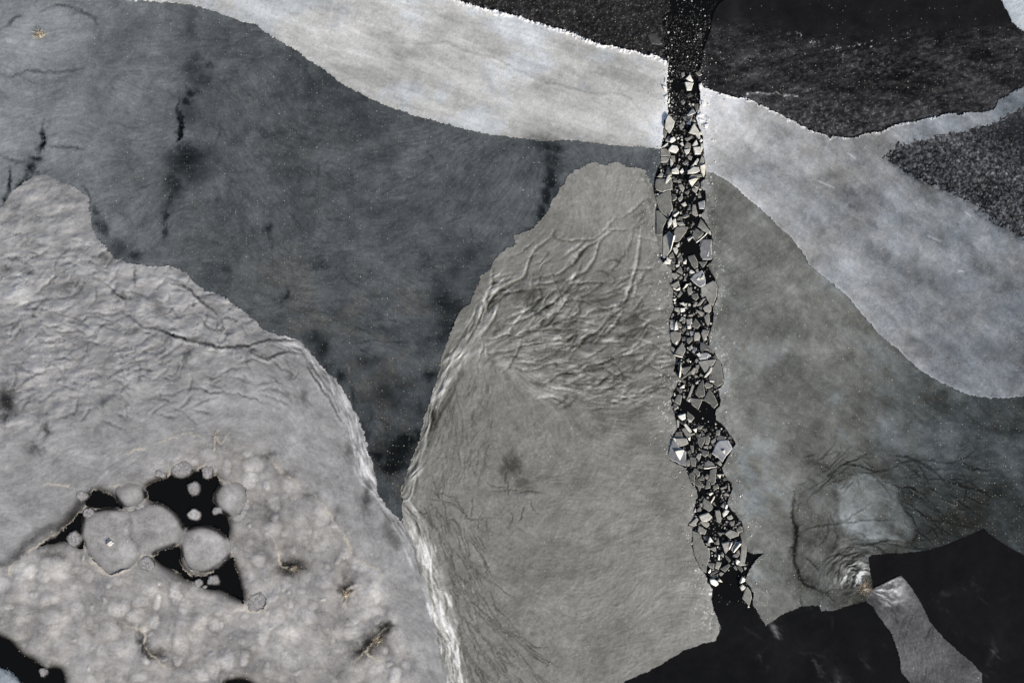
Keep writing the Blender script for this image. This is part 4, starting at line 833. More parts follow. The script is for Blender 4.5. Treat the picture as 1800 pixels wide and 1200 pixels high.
# ------------------------------------------------------------------ broken ice in the channel: every shard traced by itself (10x tiles)
# tone: w white, y glinting white (both with sunlit faces and glints painted in), l pale grey, g mid grey, d dark, b bluish, p part of the grey sheet split off, W frosty piece lying on the bank
TILES = {
(1110, 0): """d 280,620 480,560 440,640 500,720 540,780 490,800 350,780|w 640,560 665,560 660,600 640,590|w 865,555 895,560 880,585|d 1160,590 1200,560 1240,600 1230,680 1180,660|w 1145,620 1170,610 1165,640""",
(1110, 110): """w 950,290 1020,220 1085,330 1060,350 1000,325|w 930,360 1090,365 1050,495 970,495|g 860,690 910,650 945,700 900,750|d 960,580 1030,530 1080,590 990,620|b 970,930 1060,820 1090,830 1130,890 1000,945|W 560,150 590,150 650,250 625,255|W 580,270 605,300 600,380 570,370|W 540,420 610,440 630,560 570,500|W 570,610 630,570 625,640 590,650|W 1220,680 1280,700 1285,800 1230,760|W 1160,940 1210,880 1270,920 1210,960|W 1170,990 1280,1020 1200,1050|W 1300,960 1370,990 1350,1040|W 1270,1100 1340,1080 1330,1150 1280,1160|g 1110,740 1170,720 1170,860 1130,870|w 1060,740 1080,720 1110,740 1080,770|l 870,190 920,170 940,230 890,270|g 1120,180 1180,160 1240,220 1180,250|W 1180,400 1230,360 1240,430 1190,470|w 650,640 675,620 660,720 630,720""",
(1110, 210): """w 590,20 640,-70 760,40 740,130 670,250 640,230 580,160|l 550,170 630,215 590,340 550,310|l 830,110 870,70 925,130 870,190|l 880,60 920,30 950,90 930,110|w 960,80 1040,10 1040,100|g 890,-40 1060,-60 1060,10 960,40|w 1000,240 1080,90 1190,240 1210,340 1180,350 1110,270|w 1185,260 1215,190 1250,210 1245,280|l 930,340 1060,290 1080,320 970,390|l 590,370 650,290 675,360 640,410|w 680,340 740,310 780,360 720,410 660,400|w 520,500 635,415 645,470|w 640,540 700,460 800,470 830,530 780,600 650,560|w 845,430 890,400 920,470 880,460|l 930,470 970,400 1040,430 1040,500 930,520|w 920,540 1030,520 1010,590 960,630|w 1060,470 1130,370 1170,450 1130,480|w 1080,500 1200,485 1210,620 1110,620|w 1220,340 1260,370 1215,410 1190,380|w 1215,430 1250,430 1250,520 1215,600|l 980,660 1010,630 1070,660 1050,720 1000,700|p 510,520 600,510 680,600 690,650 510,655|l 515,665 680,660 620,760 510,760|d 560,800 630,720 670,680 660,740 590,800|w 670,690 740,760 690,840|l 680,640 760,640 770,750 700,710|w 815,740 840,660 860,740|g 890,770 990,715 1000,760 940,810|w 1030,850 1120,730 1110,790 1060,850|w 1100,800 1150,690 1180,700 1150,800|l 1170,820 1230,640 1280,700 1280,760 1220,810|y 1195,830 1280,790 1290,960 1260,1020 1220,930|w 700,890 780,850 830,900 830,960 700,950|w 840,920 890,860 920,920 880,960|w 980,910 1080,840 1180,840 1200,910 1130,950 980,960|l 1000,1040 1040,980 1210,965 1245,1005 1100,1030|g 560,1010 660,830 700,900 690,990 600,1020|l 450,1010 520,930 560,960 540,1020|w 500,920 545,870 550,900 520,930|p 430,1050 640,1040 690,1030 720,1100 720,1230 550,1280 430,1240 410,1140|w 590,1130 620,1010 650,980 695,1030 620,1130|y 995,1080 1110,1040 1170,1040 1060,1190 1010,1120|l 760,900 800,790 860,820 830,880|g 740,1050 800,1030 790,1110 730,1090|l 790,1080 850,1050 870,1110 820,1130""",
(1110, 310): """d 1070,190 1180,80 1210,180 1080,205|l 820,150 880,140 930,200 900,290 850,230|g 930,280 1000,240 1020,270 980,330|l 1060,210 1180,210 1130,300 1060,240|g 1160,330 1190,260 1230,370 1170,380|w 1300,350 1350,390 1330,410|b 1170,460 1280,420 1295,500 1280,580 1190,570|g 700,310 760,310 800,380 770,400|g 715,350 790,410 720,440|l 810,390 880,330 910,370 870,440 830,440|w 870,490 940,450 970,510 910,530|l 1060,600 1070,500 1120,500 1170,690 1130,710 1050,650|g 980,590 1020,510 1050,590|p 420,370 540,290 690,240 700,440 730,570 660,700 630,730 490,590 465,520|g 730,600 760,570 830,610 740,680 720,680|y 730,690 830,620 840,640 760,720|w 850,660 870,600 880,660|w 635,820 690,720 705,780 700,840 635,920|w 710,780 770,740 800,870 740,910 715,810|l 790,820 890,800 940,850 940,870 840,870|l 800,760 850,700 890,740 860,770|g 870,720 980,660 1020,700 930,740|l 1050,850 1080,805 1110,830 1070,880|w 1185,620 1225,690 1215,740 1195,700|l 740,980 780,890 880,880 1000,890 920,1040 830,1150 720,1150 760,1060|g 1090,960 1140,920 1270,1000 1130,1150 1060,1070|p 1160,880 1210,740 1390,970 1340,1010 1290,980|y 1130,1160 1280,1040 1320,990 1325,1020 1145,1172|y 1340,1010 1400,970 1410,1000 1360,1030|b 1250,1120 1400,1110 1405,1460 1250,1470 1230,1350 1200,1260|l 970,1090 1050,1050 1010,1150|p 430,600 470,600 620,750 570,870 540,960 540,1040 430,1040|w 1100,180 1180,190 1150,240""",
(1120, 410): """p 445,60 560,-40 640,40 605,220 580,330 510,430 445,440|p 335,-90 440,-60 438,400 380,300 345,120|y 625,60 645,40 610,220 585,320 575,320 600,210|w 670,220 740,160 740,230 710,250|l 760,180 800,150 780,190|w 880,110 980,60 900,150|w 620,260 690,250 715,310 690,380 650,340|g 550,400 620,330 655,430 560,440|w 510,490 520,420 600,470 580,520|y 450,530 490,480 600,530 520,545|l 690,420 750,340 770,370 720,430|g 710,470 770,380 810,470 790,500 720,500|y 680,530 780,500 740,540|w 800,510 865,460 860,540 810,540|g 590,450 670,450 665,520 610,530|g 530,560 660,530 650,660 600,620|w 670,560 740,540 740,580 680,600|l 680,670 760,580 800,690 780,720|g 890,410 1000,375 1050,460 1070,590 1010,630 950,560|g 1085,500 1235,490 1150,610|l 1020,640 1060,610 1080,670 1050,720|g 860,640 930,590 920,630 880,660|w 910,690 930,640 1020,690 960,710|l 590,700 680,695 750,740 650,820|l 730,790 770,745 805,780 750,820|g 820,780 880,700 890,740 860,790|g 800,830 850,790 870,800 830,850|b 930,800 1000,720 1080,680 1130,650 1170,700 1200,840 1200,900 1110,950 1010,880|w 1030,810 1080,770 1110,835|w 1095,800 1165,720 1170,820|p 1115,940 1330,830 1400,890 1412,960 1405,1050 1385,1150 1330,1280 1260,1220 1200,1100 1130,1130|d 1260,750 1300,740 1290,770|l 580,910 720,830 750,930 690,1000|y 620,960 690,1000 750,950 750,1000 700,1010 630,980|g 910,860 970,890 940,910 915,900|y 795,980 860,890 905,890 870,940 810,985|l 880,970 950,935 970,1050 910,1090 890,1060|g 950,1070 1060,1050 1080,1130 1030,1190 960,1130|l 630,1020 700,1030 670,1090|l 720,1080 760,1020 800,1050 730,1130 700,1110|y 620,1160 690,1140 660,1210|p 1110,120 1250,100 1310,130 1310,460 1150,465 1100,370 1115,260|w 1220,400 1240,320 1260,330 1250,410""",
(1120, 510): """w 740,230 810,210 850,290 780,250|y 840,290 850,215 870,210 865,300|g 780,240 840,220 840,290|w 890,260 920,230 950,270 910,280|l 975,270 1020,205 1060,210 1040,270 990,300|l 1040,270 1170,140 1210,140 1110,260 1060,280|g 1160,260 1190,190 1225,215 1170,270|l 1150,310 1270,230 1300,290 1300,370 1250,410 1180,370|g 1080,310 1160,260 1120,350|l 1020,340 1190,405 1130,465|l 1170,460 1240,400 1270,460 1275,590 1215,605|l 655,305 745,305 745,400 650,350|w 750,320 830,310 840,370 760,390|l 690,370 750,400 745,450|w 790,420 880,450 840,460|l 900,430 990,425 970,460 900,460|l 735,545 780,460 830,480 790,540|l 785,570 830,500 850,520 830,590|l 860,510 960,490 965,560 940,610 870,630|w 875,630 940,600 950,670 880,680|g 960,640 1020,490 1110,610 1060,680|l 570,530 660,515 660,570 580,590|b 570,600 650,590 640,690 590,690|w 660,580 690,540 700,620 720,690 650,715|g 700,620 730,560 790,620 780,650 730,665|l 780,700 840,640 870,680 820,720|g 600,430 640,400 650,440 620,460|l 580,740 660,720 760,740 760,850 690,970 610,910 580,840|w 660,930 700,870 715,900 690,960|g 730,690 770,690 815,770 760,750|l 850,770 870,730 915,740 910,790|b 920,720 1000,720 990,790 940,800|l 990,830 1010,740 1080,740 1110,800 1090,880 1000,890|g 780,830 840,810 840,880 790,890|g 870,850 960,820 980,870 900,950 870,900|l 1120,760 1150,690 1270,700 1240,790 1165,900|y 1165,910 1180,850 1240,790 1200,870|g 1110,910 1250,970 1330,1060 1340,1120 1220,1050 1110,1070|l 650,1110 790,910 820,980 850,1050 840,1090 790,1170 640,1130|y 630,1130 790,1165 800,1185 640,1145|p 590,980 660,1020 630,1110 590,1040|l 890,1010 970,950 940,1060 900,1050|y 930,1040 970,960 980,970 945,1070|b 960,1080 1000,1010 1050,1010 1030,1090 980,1095|w 1030,1120 1090,1090 1110,1140 1080,1170""",
(1130, 610): """b 980,200 1010,110 1100,95 1160,110 1140,200 1020,215|y 1160,180 1180,110 1195,115 1170,195|g 1220,180 1270,120 1320,180 1300,200|l 760,230 800,190 820,230 800,280|l 910,230 940,195 980,230 945,270|d 690,250 730,240 720,280|l 970,255 1290,205 1260,270 1180,380 1080,450|p 1300,210 1350,230 1380,330 1400,480 1400,640 1310,700 1240,650 1150,550 1210,380|w 1070,530 1190,350 1220,350 1200,430 1110,530|w 1165,575 1260,590 1240,620 1180,610|l 1070,660 1110,610 1230,660 1180,720 1110,730|g 610,390 640,260 655,250 645,420|y 630,530 645,400 660,260 665,420 655,540|g 665,370 850,335 790,440 720,500|g 640,580 830,420 840,440 700,560|l 840,430 890,360 930,360 900,480 860,480|l 930,310 990,300 960,440 920,470|l 800,540 820,490 850,540|l 900,490 940,490 980,520 920,540|l 990,500 1010,455 1070,500 1010,510|g 650,590 700,565 750,590 745,640|y 600,680 670,610 680,620 620,680|w 640,710 730,650 730,720 660,720|w 940,600 960,590 970,670 940,660|w 980,610 1000,560 1020,610|g 920,790 950,730 1040,570 1060,580 1090,850 980,890 930,830|l 760,930 870,640 900,680 880,740 830,880 780,940|w 770,940 830,890 830,970|g 835,890 1050,910 970,1105 850,1000|g 1060,930 1170,730 1250,850 1320,1000 1250,1080 1180,1000|g 590,700 680,740 690,800 640,800|g 610,830 690,840 650,1020 550,960|l 700,750 750,740 740,790|b 695,870 740,840 740,890 700,900|l 490,930 520,905 550,930 520,970|g 540,980 600,1010 590,1090 540,1110|w 590,1090 600,1030 660,1050""",
(1130, 710): """w 610,200 740,160 750,260 690,290 630,240|g 770,200 780,120 910,240 850,310 800,330|w 780,250 860,280 810,330|l 590,270 640,300 630,410 600,400|g 650,310 690,300 740,330 680,360|w 705,355 740,335 860,480 820,510|l 670,430 750,400 800,520 930,510 780,590|w 870,440 945,420 935,500 915,490|y 780,590 830,570 830,640 810,640|g 950,420 970,370 1070,375 1020,430 980,440|g 1030,430 1120,420 1130,475 1060,460|g 1010,460 1040,460 1090,540 1040,550|g 930,520 980,530 1020,570 980,580|g 1290,460 1360,450 1350,550 1280,540|l 1250,400 1320,400 1310,430 1250,420|g 1290,600 1340,540 1470,570 1440,620 1310,640|g 1480,610 1530,550 1580,610|g 540,590 580,490 660,470 700,560 760,600 700,600|l 515,590 560,600 690,590 760,600 800,690 640,750 570,650|w 515,590 555,590 600,670 580,670|b 520,620 600,690 640,760 760,830 760,1090 640,1050 470,960 450,850 490,700|w 550,820 720,795 650,1000 590,900|g 960,590 1100,560 1090,640 1030,770 990,740 960,660|g 1100,570 1150,535 1180,620 1150,715 1090,700|l 1190,650 1270,590 1280,650 1210,700|b 1230,830 1290,690 1340,640 1500,630 1570,770 1470,900 1400,1020 1330,950 1210,870|w 1380,820 1430,790 1450,890|g 830,720 890,730 890,850 860,850|g 780,830 830,800 850,870 790,870|l 1060,740 1120,730 1140,780 1070,770|l 1140,740 1200,720 1210,770 1150,780|g 1205,700 1280,690 1250,750|g 1040,800 1160,830 1150,890 1090,930 1030,880|l 930,930 960,870 1010,860 1020,920 980,1010 950,950|g 820,920 920,940 940,1000 930,1100 850,1080|l 750,990 810,960 830,1080 770,1100|g 1140,910 1200,850 1190,950|l 1060,1115 1080,1040 1140,980 1230,1030 1280,1090|y 1060,1120 1290,1095 1280,1110 1070,1135|l 1290,1030 1350,980 1390,1050 1370,1090|g 950,1080 1050,1060 1040,1140 960,1100|g 1010,990 1050,1000 1050,1060""",
(1150, 810): """g 665,190 710,115 800,190 800,250 760,280 720,210|g 610,220 660,190 720,240 700,390 630,370|g 700,390 740,300 880,430 870,465 760,450|g 775,310 850,230 880,340 800,340|l 880,270 950,240 950,310 910,320|g 960,310 980,160 1090,110 1080,250 1060,400 1000,420|w 1030,240 1070,220 1080,250 1050,260|w 1040,340 1090,340 1080,370 1050,370|y 1090,230 1180,225 1155,310|y 1180,270 1210,210 1240,260|g 1200,320 1240,280 1290,330 1220,350|g 890,490 920,350 970,330 985,470|g 1030,430 1110,400 1140,460 1040,530|l 1160,470 1270,425 1270,470 1180,500|l 1290,420 1320,420 1330,530 1300,510|w 1190,520 1240,510 1220,555|l 1210,590 1250,550 1320,590 1300,615|w 1160,600 1180,570 1200,600 1175,610|y 945,570 1010,545 1040,560 980,610|l 760,450 830,460 790,540|l 780,640 810,690 790,700|g 910,640 940,600 960,640 930,670|l 850,700 870,640 920,680 980,720 1040,820 960,890 860,820|l 790,740 850,730 840,810 820,800|l 750,850 800,800 830,850 820,890 750,890|y 985,720 1050,610 1065,620 1000,745|g 1020,750 1050,710 1090,800|l 1160,790 1250,710 1270,820 1220,820|y 1250,760 1280,760 1275,840 1235,830|w 690,880 720,820 740,890 700,905|w 780,960 940,900 1020,980 960,1040 900,1060 820,1040|l 800,1060 870,1030 960,1080 970,1120 920,1170 860,1130|l 1060,860 1140,860 1180,1000 1160,1090 1090,1060|w 1190,920 1250,850 1320,870 1280,930 1210,980|l 1275,980 1350,940 1390,1000 1340,1030 1290,1020|l 1250,1050 1270,1020 1295,1090 1270,1100|l 1320,1060 1410,1040 1400,1130 1340,1140|g 1450,1090 1490,1060 1540,1110|l 600,1110 740,985 770,1010 710,1150""",
(1170, 910): """l 560,230 580,130 720,210 690,290 620,270|y 560,235 690,285 560,250|g 1240,190 1310,120 1360,220 1300,260 1250,235|g 1210,150 1260,130 1230,190|p 470,220 560,250 615,270 630,350 680,470 770,560 780,640 720,850 710,960 660,940 565,780 500,640 472,450|p 1310,260 1370,220 1400,300 1420,400 1420,560 1385,830 1310,840 1250,820 1310,750 1310,680 1330,560 1340,400|l 910,250 1025,250 960,315|l 1030,270 1130,200 1290,270 1280,310 1130,360|g 650,320 745,310 740,370 700,390|w 735,430 770,320 835,410|l 690,440 780,430 780,490 730,480|l 870,460 920,340 945,470|l 850,340 880,300 890,370 870,390|l 760,530 880,500 890,610 830,570|l 980,440 1100,410 1150,420 1100,560 1050,630 1010,520|y 1100,560 1140,420 1160,425 1120,550|b 1150,550 1230,410 1320,435 1180,610|y 1180,600 1290,430 1315,440 1200,605|l 1240,610 1280,560 1310,640|l 1180,650 1240,620 1300,640 1260,690 1180,690|y 1225,770 1240,720 1310,750 1240,815|l 1160,790 1210,770 1180,830|g 780,590 830,600 820,640|l 840,640 900,630 870,700|y 910,730 920,630 945,640 945,740|l 950,640 1020,610 1015,700|g 1035,660 1060,650 1145,740 1110,780 1070,720|g 740,780 855,790 840,890 750,850|l 860,870 890,760 980,770 930,910|g 960,890 1110,800 1130,830 1040,950|g 770,990 880,910 920,940 800,1000|g 770,1020 910,985 925,1040 830,1060|l 930,980 960,945 1030,965 970,1020|y 740,950 790,880 795,940 760,970|g 1190,860 1220,830 1260,900 1240,920|g 1250,850 1310,840 1360,910 1330,950|b 1365,890 1420,840 1400,930|w 770,1070 840,1060 900,1100 930,1150 880,1200 780,1140|y 900,1100 940,1055 1000,1125|y 1295,1140 1340,1020 1400,1060 1390,1110""",
(1180, 1010): """w 1200,210 1250,165 1310,210 1280,250 1230,270|p 1240,400 1280,300 1330,200 1395,285 1415,400 1360,550 1310,480|w 1330,570 1350,540 1390,570""",
}
shard_list = []
for (ox, oy), txt in TILES.items():
    for rec in txt.split('|'):
        tone, pts = rec.strip().split(' ', 1)
        shard_list.append([tone, np.array(P(pts, ox, oy, 10.0))])
def area(p): return 0.5 * abs(np.dot(p[:, 0], np.roll(p[:, 1], 1)) - np.dot(p[:, 1], np.roll(p[:, 0], 1)))
shard_list.sort(key=lambda s: -area(s[1]))
small_ones = shard_list[300:]
shard_list = shard_list[:300]
sr = random.Random(21)
TONE = {'w': (198, 1, 1, -4, 17), 'y': (222, 8, 3, -12, 26), 'l': (136, 2, 1, -4, 7), 'g': (106, 1, 1, -3, 2), 'd': (80, 0, 0, -1, -4), 'b': (146, -2, 0, 3, 3), 'p': (136, 1, 1, -4, 0), 'W': (226, 0, 0, 0, 6)}
TW = {'w': 'white', 'y': 'glinting white', 'l': 'pale grey', 'g': 'mid grey', 'd': 'dark', 'b': 'bluish', 'p': 'plain grey', 'W': 'frosty white'}
STRETCH = [(100, "between the black granular sheets"), (212, "where channel cuts the white bands"), (330, "just below the white bands"), (425, "just above the round black pool"), (505, "beside the round black pool"),
           (610, "midway between the two black pools"), (697, "just above the lower black pool"), (757, "around the lower black pool"), (832, "just below the lower black pool"), (922, "in the narrow lower neck"), (1000, "in the channel's lowest bulge"), (1300, "at the channel's open lower end")]
ORD = ["uppermost", "second from top", "third from top", "fourth from top", "fifth from top", "sixth from top", "seventh from top", "eighth from top", "ninth from top"]
def bounds(y):
    l = max((p for p in chan_l if p[1] <= y), key=lambda p: p[1])[0]; r = min((p for p in chan_r if p[1] >= y), key=lambda p: p[1])[0] if y < 1098 else 1345
    return l, r
def colour(tone, k=1.0):
    t = TONE[tone]
    return np.clip(lin(np.array([t[0] + t[1], t[0] + t[2], t[0] + t[3]]) * k) / K, 0.003, 0.88)

def shard_mesh(tone, pts, idx):
    p = pts.copy()
    if (np.dot(p[:, 0], np.roll(p[:, 1], -1)) - np.dot(p[:, 1], np.roll(p[:, 0], -1))) > 0: p = p[::-1]   # ccw seen from above after the y flip
    c = p.mean(0)
    # chip long edges a little so outlines are not ruler straight
    q = []
    for i in range(len(p)):
        a, b = p[i], p[(i + 1) % len(p)]; L = np.hypot(*(b - a)); q.append(a)
        n = np.array([b[1] - a[1], a[0] - b[0]]) / (L + 1e-6)
        if L > 7:
            k = 2 if L > 14 else 1
            for j in range(k): q.append(a + (b - a) * (j + 1 + sr.uniform(-.25, .25)) / (k + 1) + n * sr.uniform(-0.05, 0.03) * min(L, 20))
    p = np.array(q)
    size = math.sqrt(area(pts))
    chamf = min(1.1, 0.11 * size)
    d = p - c; r = np.linalg.norm(d, axis=1)[:, None] + 1e-6
    outer = c + d * np.maximum(1 - 0.28 / r, 0.6)
    inner = c + d * np.maximum(1 - (0.15 + chamf) / r, 0.45)
    bot = outer + d / r * 0.4
    X_ = lambda a: (a - c) * np.array([PX, -PX])
    n = len(p)
    th = 0.16 if size > 12 else 0.10
    ti = TONE[tone][4] + sr.uniform(-5, 5) * (0.3 if tone in 'pb' else 1)
    ti = math.radians(ti); az = math.atan2(SUN_DIR[1], SUN_DIR[0]) + sr.uniform(-0.7, 0.7)
    if tone in 'g': az = sr.uniform(0, 6.28); ti = math.radians(sr.uniform(0, 6))
    sx, sy = math.cos(az) * math.tan(ti), math.sin(az) * math.tan(ti)
    zf = lambda a: -(a[:, 0] * sx + a[:, 1] * sy)             # tilted: lower towards the sun, so the face looks at it
    A, B, D = X_(inner), X_(outer), X_(bot)
    zA, zB = zf(A), zf(B) - 0.028 * (1 if size > 8 else 0.6)
    zC = min(zB.min(), zA.min())
    base = {'p': 0.055, 'W': 0.17, 'b': 0.05, 'g': 0.045, 'd': 0.025, 'l': 0.06, 'w': 0.09, 'y': 0.10}[tone] + (idx % 40) * 0.0004
    lift = base - zC
    v = [(x, y, z) for (x, y), z in zip(A, zA)] + [(x, y, z) for (x, y), z in zip(B, zB)] + [(x, y, min(z - th, -0.02 - lift)) for (x, y), z in zip(D, zB)]
    top = list(range(n))
    f = [top] + [[i, i + n, (i + 1) % n + n, (i + 1) % n] for i in range(n)] + [[i + n, i + 2 * n, (i + 1) % n + 2 * n, (i + 1) % n + n] for i in range(n)] + [list(range(3 * n - 1, 2 * n - 1, -1))]
    me = bpy.data.meshes.new("ice_shard"); me.from_pydata(v, [], f)
    base_c = colour(tone, sr.uniform(0.86, 1.12)); edge = np.clip(base_c * (2.3 if tone in 'gb' else 1.6 if tone == 'p' else 1.5) + (0.05 if tone != 'd' else 0.015), 0, 0.88) * np.array([1.0, 0.985, 0.92])  # pale broken edges, lightened further to stand for sun glints
    at = me.attributes.new("ice_tint", 'FLOAT_COLOR', 'CORNER')
    cc = []
    gx, gy = sr.uniform(-1, 1), sr.uniform(-1, 1); gs = sr.uniform(0.05, 0.55)
    for poly in me.polygons:
        for li in poly.loop_indices:
            vi = me.loops[li].vertex_index
            if poly.index == 0:
                k = 1 + gs * (v[vi][0] * gx + v[vi][1] * gy) / (size * PX)      # milky ice, thicker towards one corner
                cc += [*np.clip(base_c * k, 0.003, .88), 0.9 if tone == 'p' else 0.25]
            else: cc += [*edge, 0.0]
    at.data.foreach_set("color", np.array(cc, np.float32))
    me.materials.append(M_shard)
    return me, (wx(c[0]), wy(c[1]), lift)

rows = []
for i, (tone, pts) in enumerate(shard_list):
    me, loc = shard_mesh(tone, pts, i)
    o = bpy.data.objects.new("ice_shard", me); o.location = loc; col.objects.link(o)
    c = pts.mean(0); a = area(pts); l, r = bounds(c[1])
    d = pts - c; ev = np.linalg.eigvalsh(d.T @ d); el = math.sqrt(ev[1] / max(ev[0], 1e-3))
    shape = "splinter" if el > 3.2 else "triangle" if len(pts) == 3 else "four-sided shard" if len(pts) == 4 else "many-sided shard"
    sz = "tiny" if a < 22 else "small" if a < 60 else "medium" if a < 140 else "large"
    u = (c[0] - l) / (r - l)
    lane = "by left bank" if u < 0.33 else "by right bank" if u > 0.67 else "midstream"
    st = next(s for y, s in STRETCH if c[1] < y)
    tag(o, None, "ice shard", "ice shards floating in the broken channel")
    rows.append((f"{sz} {TW[tone]} {shape} {lane}, {st}", c[1], o))
byl = {}
for lb, y, o in rows: byl.setdefault(lb, []).append((y, o))
for lb, lst in byl.items():
    lst.sort(key=lambda t: t[0])
    for k, (y, o) in enumerate(lst):
        t = lb if len(lst) == 1 else f"{lb}, {ORD[k]}"
        for a_, b_ in ((" shard by", " by"), ("just below the", "below the"), ("just above the", "above the"), ("in the channel's", "in channel's"), ("by left bank", "at left"), ("by right bank", "at right")):
            if len(t.replace("-", " ").split()) > 16 and a_ != " shard by": t = t.replace(a_, b_)
        o["label"] = t

# crushed ice between the shards and in the black upper end: too fine to count
voids = [(1213, 434, 17), (1226, 447, 14), (1222, 470, 9), (1248, 486, 11), (1200, 500, 9), (1206, 525, 12), (1225, 570, 9), (1238, 585, 8), (1228, 720, 22), (1205, 712, 10), (1250, 735, 12), (1240, 720, 16), (1185, 560, 4), (1290, 1010, 26), (1280, 980, 12), (1262, 1025, 14), (1232, 868, 11), (1240, 905, 9), (1262, 885, 10),
         (1215, 150, 16), (1192, 150, 12), (1155, 310, 10), (1335, 975, 22), (1230, 355, 10), (1220, 385, 12)]
rv, rf, rc = [], [], []
rr = random.Random(99)
def crumb(x, y, s, g, z, tilt):
    n = rr.choice([3, 4, 4, 5]); a0 = rr.uniform(0, 6.28); b = len(rv)
    pts = []
    for k in range(n):
        a = a0 - 2 * math.pi * (k + rr.uniform(-.25, .25)) / n; q = s * rr.uniform(0.55, 1.15)
        pts.append((q * math.cos(a), q * math.sin(a)))
    az = rr.uniform(-0.9, 0.9) + math.atan2(SUN_DIR[1], SUN_DIR[0]); sx, sy = math.cos(az) * math.tan(tilt), math.sin(az) * math.tan(tilt)
    for (px_, py_) in pts:
        X0, Y0 = px_ * PX, -py_ * PX
        rv.append((wx(x) + X0, wy(y) + Y0, z - X0 * sx - Y0 * sy + s * PX * abs(math.tan(tilt))))
    for (px_, py_) in pts: rv.append((wx(x) + px_ * PX * 1.1, wy(y) - py_ * PX * 1.1, -0.02))
    rf.append([b + k for k in range(n)]); rc.append((g, 1.0))
    for k in range(n): rf.append([b + k, b + n + k, b + n + (k + 1) % n, b + (k + 1) % n]); rc.append((g * 1.5, 1.0))
    if rf[-1 - n]: pass
ch_arr = np.array(chan)
def in_chan(x, y):
    i = min(max(int(np.searchsorted(ys, y)) - 1, 0), NY - 1); j = min(max(int(np.searchsorted(xs, x)) - 1, 0), NX - 1)
    return chanmask[i, j]
cnt = 0
while cnt < 4200:
    y = rr.uniform(-30, 1062) if rr.random() < 0.72 else rr.uniform(0, 215)
    l, r = bounds(y)
    x = rr.uniform(l, r)
    if not in_chan(x, y): continue
    if any((x - vx) ** 2 + (y - vy) ** 2 < vr * vr for vx, vy, vr in voids) and rr.random() < 0.94: continue
    if y < 25 and rr.random() < 0.75: continue
    if y > 1030 and rr.random() < 0.9: continue
    up_ = y < 205
    g = rr.choice([.012, .02, .03, .045, .07]) if up_ else rr.choice([.02, .04, .07, .11, .17])
    left = (x - l) < 12
    if rr.random() < ((0.045 if up_ else 0.07) + (0.25 if left and 100 < y < 230 else 0.0)): g = rr.uniform(0.4, 0.8)
    s = rr.uniform(0.7, 1.8) if up_ else rr.uniform(0.8, 2.6)
    crumb(x, y, s, g, rr.uniform(0.012, 0.03), math.radians(rr.uniform(0, 28)))
    cnt += 1
for tone, pts in small_ones:
    c = pts.mean(0); crumb(c[0], c[1], math.sqrt(area(pts)) * 0.75, 0.5 if tone in 'wyW' else 0.25, 0.05, math.radians(15))
# frost flakes thrown on the rims of the channel
for k in range(900):
    y = rr.uniform(90, 1060); l, r = bounds(y)
    off = rr.expovariate(1 / 9.0)
    x = l - 2 - off if rr.random() < 0.5 else r + 2 + off
    dens = 1.0 if y < 560 else 0.75
    if rr.random() > dens or in_chan(x, y): continue
    i = int(np.searchsorted(ys, y)) - 1; j = int(np.searchsorted(xs, x)) - 1
    rid = R[i, j]
    if rid in (W, BLKB1, BLKB2): continue
    crumb(x, y, rr.uniform(0.4, 1.0) if rr.random() < 0.85 else rr.uniform(1.0, 1.8), rr.uniform(0.45, 0.8), Z0[rid] + 0.012 + max(0, float(H[rid][i, j])), math.radians(rr.uniform(0, 22)))
me = bpy.data.meshes.new("ice_rubble"); me.from_pydata(rv, [], rf)
at = me.attributes.new("ice_tint", 'FLOAT_COLOR', 'CORNER')
cc = np.zeros((len(me.loops), 4), np.float32)
ls = np.zeros(len(me.polygons), np.int32); lt = np.zeros(len(me.polygons), np.int32)
me.polygons.foreach_get("loop_start", ls); me.polygons.foreach_get("loop_total", lt)
gv = np.repeat(np.array([a for a, b in rc], np.float32), lt)
cc[:, 0] = gv; cc[:, 1] = gv * 0.98; cc[:, 2] = gv * 0.93
cc = np.clip(cc, 0, 0.85); cc[:, 3] = 0
at.data.foreach_set("color", cc.ravel())
me.materials.append(M_shard)
o = bpy.data.objects.new("ice_rubble", me); col.objects.link(o)
tag(o, "fine crushed ice between the shards and along both rims of the broken channel", "ice rubble", None, "stuff")

# ------------------------------------------------------------------ dead reeds frozen into the ice
def straw_material():
    m = bpy.data.materials.new("dry_reed"); m.use_nodes = True
    n = m.node_tree.nodes; l = m.node_tree.links; b = n["Principled BSDF"]; b.inputs["Roughness"].default_value = 0.8
    co = n.new("ShaderNodeTexCoord"); nz = n.new("ShaderNodeTexNoise"); nz.inputs["Scale"].default_value = 4.0
    l.new(co.outputs["Object"], nz.inputs["Vector"])
    cr = n.new("ShaderNodeValToRGB")
    cr.color_ramp.elements[0].position = 0.3; cr.color_ramp.elements[0].color = (0.16, 0.11, 0.06, 1)
    cr.color_ramp.elements[1].position = 0.7; cr.color_ramp.elements[1].color = (0.80, 0.70, 0.52, 1)
    l.new(nz.outputs["Fac"], cr.inputs[0]); l.new(cr.outputs[0], b.inputs["Base Color"])
    return m
M_reed = straw_material()
M_lump = bpy.data.materials.new("frost_lump"); M_lump.use_nodes = True
b_ = M_lump.node_tree.nodes["Principled BSDF"]; b_.inputs["Roughness"].default_value = 0.7
nz_ = M_lump.node_tree.nodes.new("ShaderNodeTexNoise"); nz_.inputs["Scale"].default_value = 9.0
cr_ = M_lump.node_tree.nodes.new("ShaderNodeValToRGB"); cr_.color_ramp.elements[0].color = (0.5, 0.47, 0.42, 1); cr_.color_ramp.elements[1].color = (0.86, 0.85, 0.83, 1)
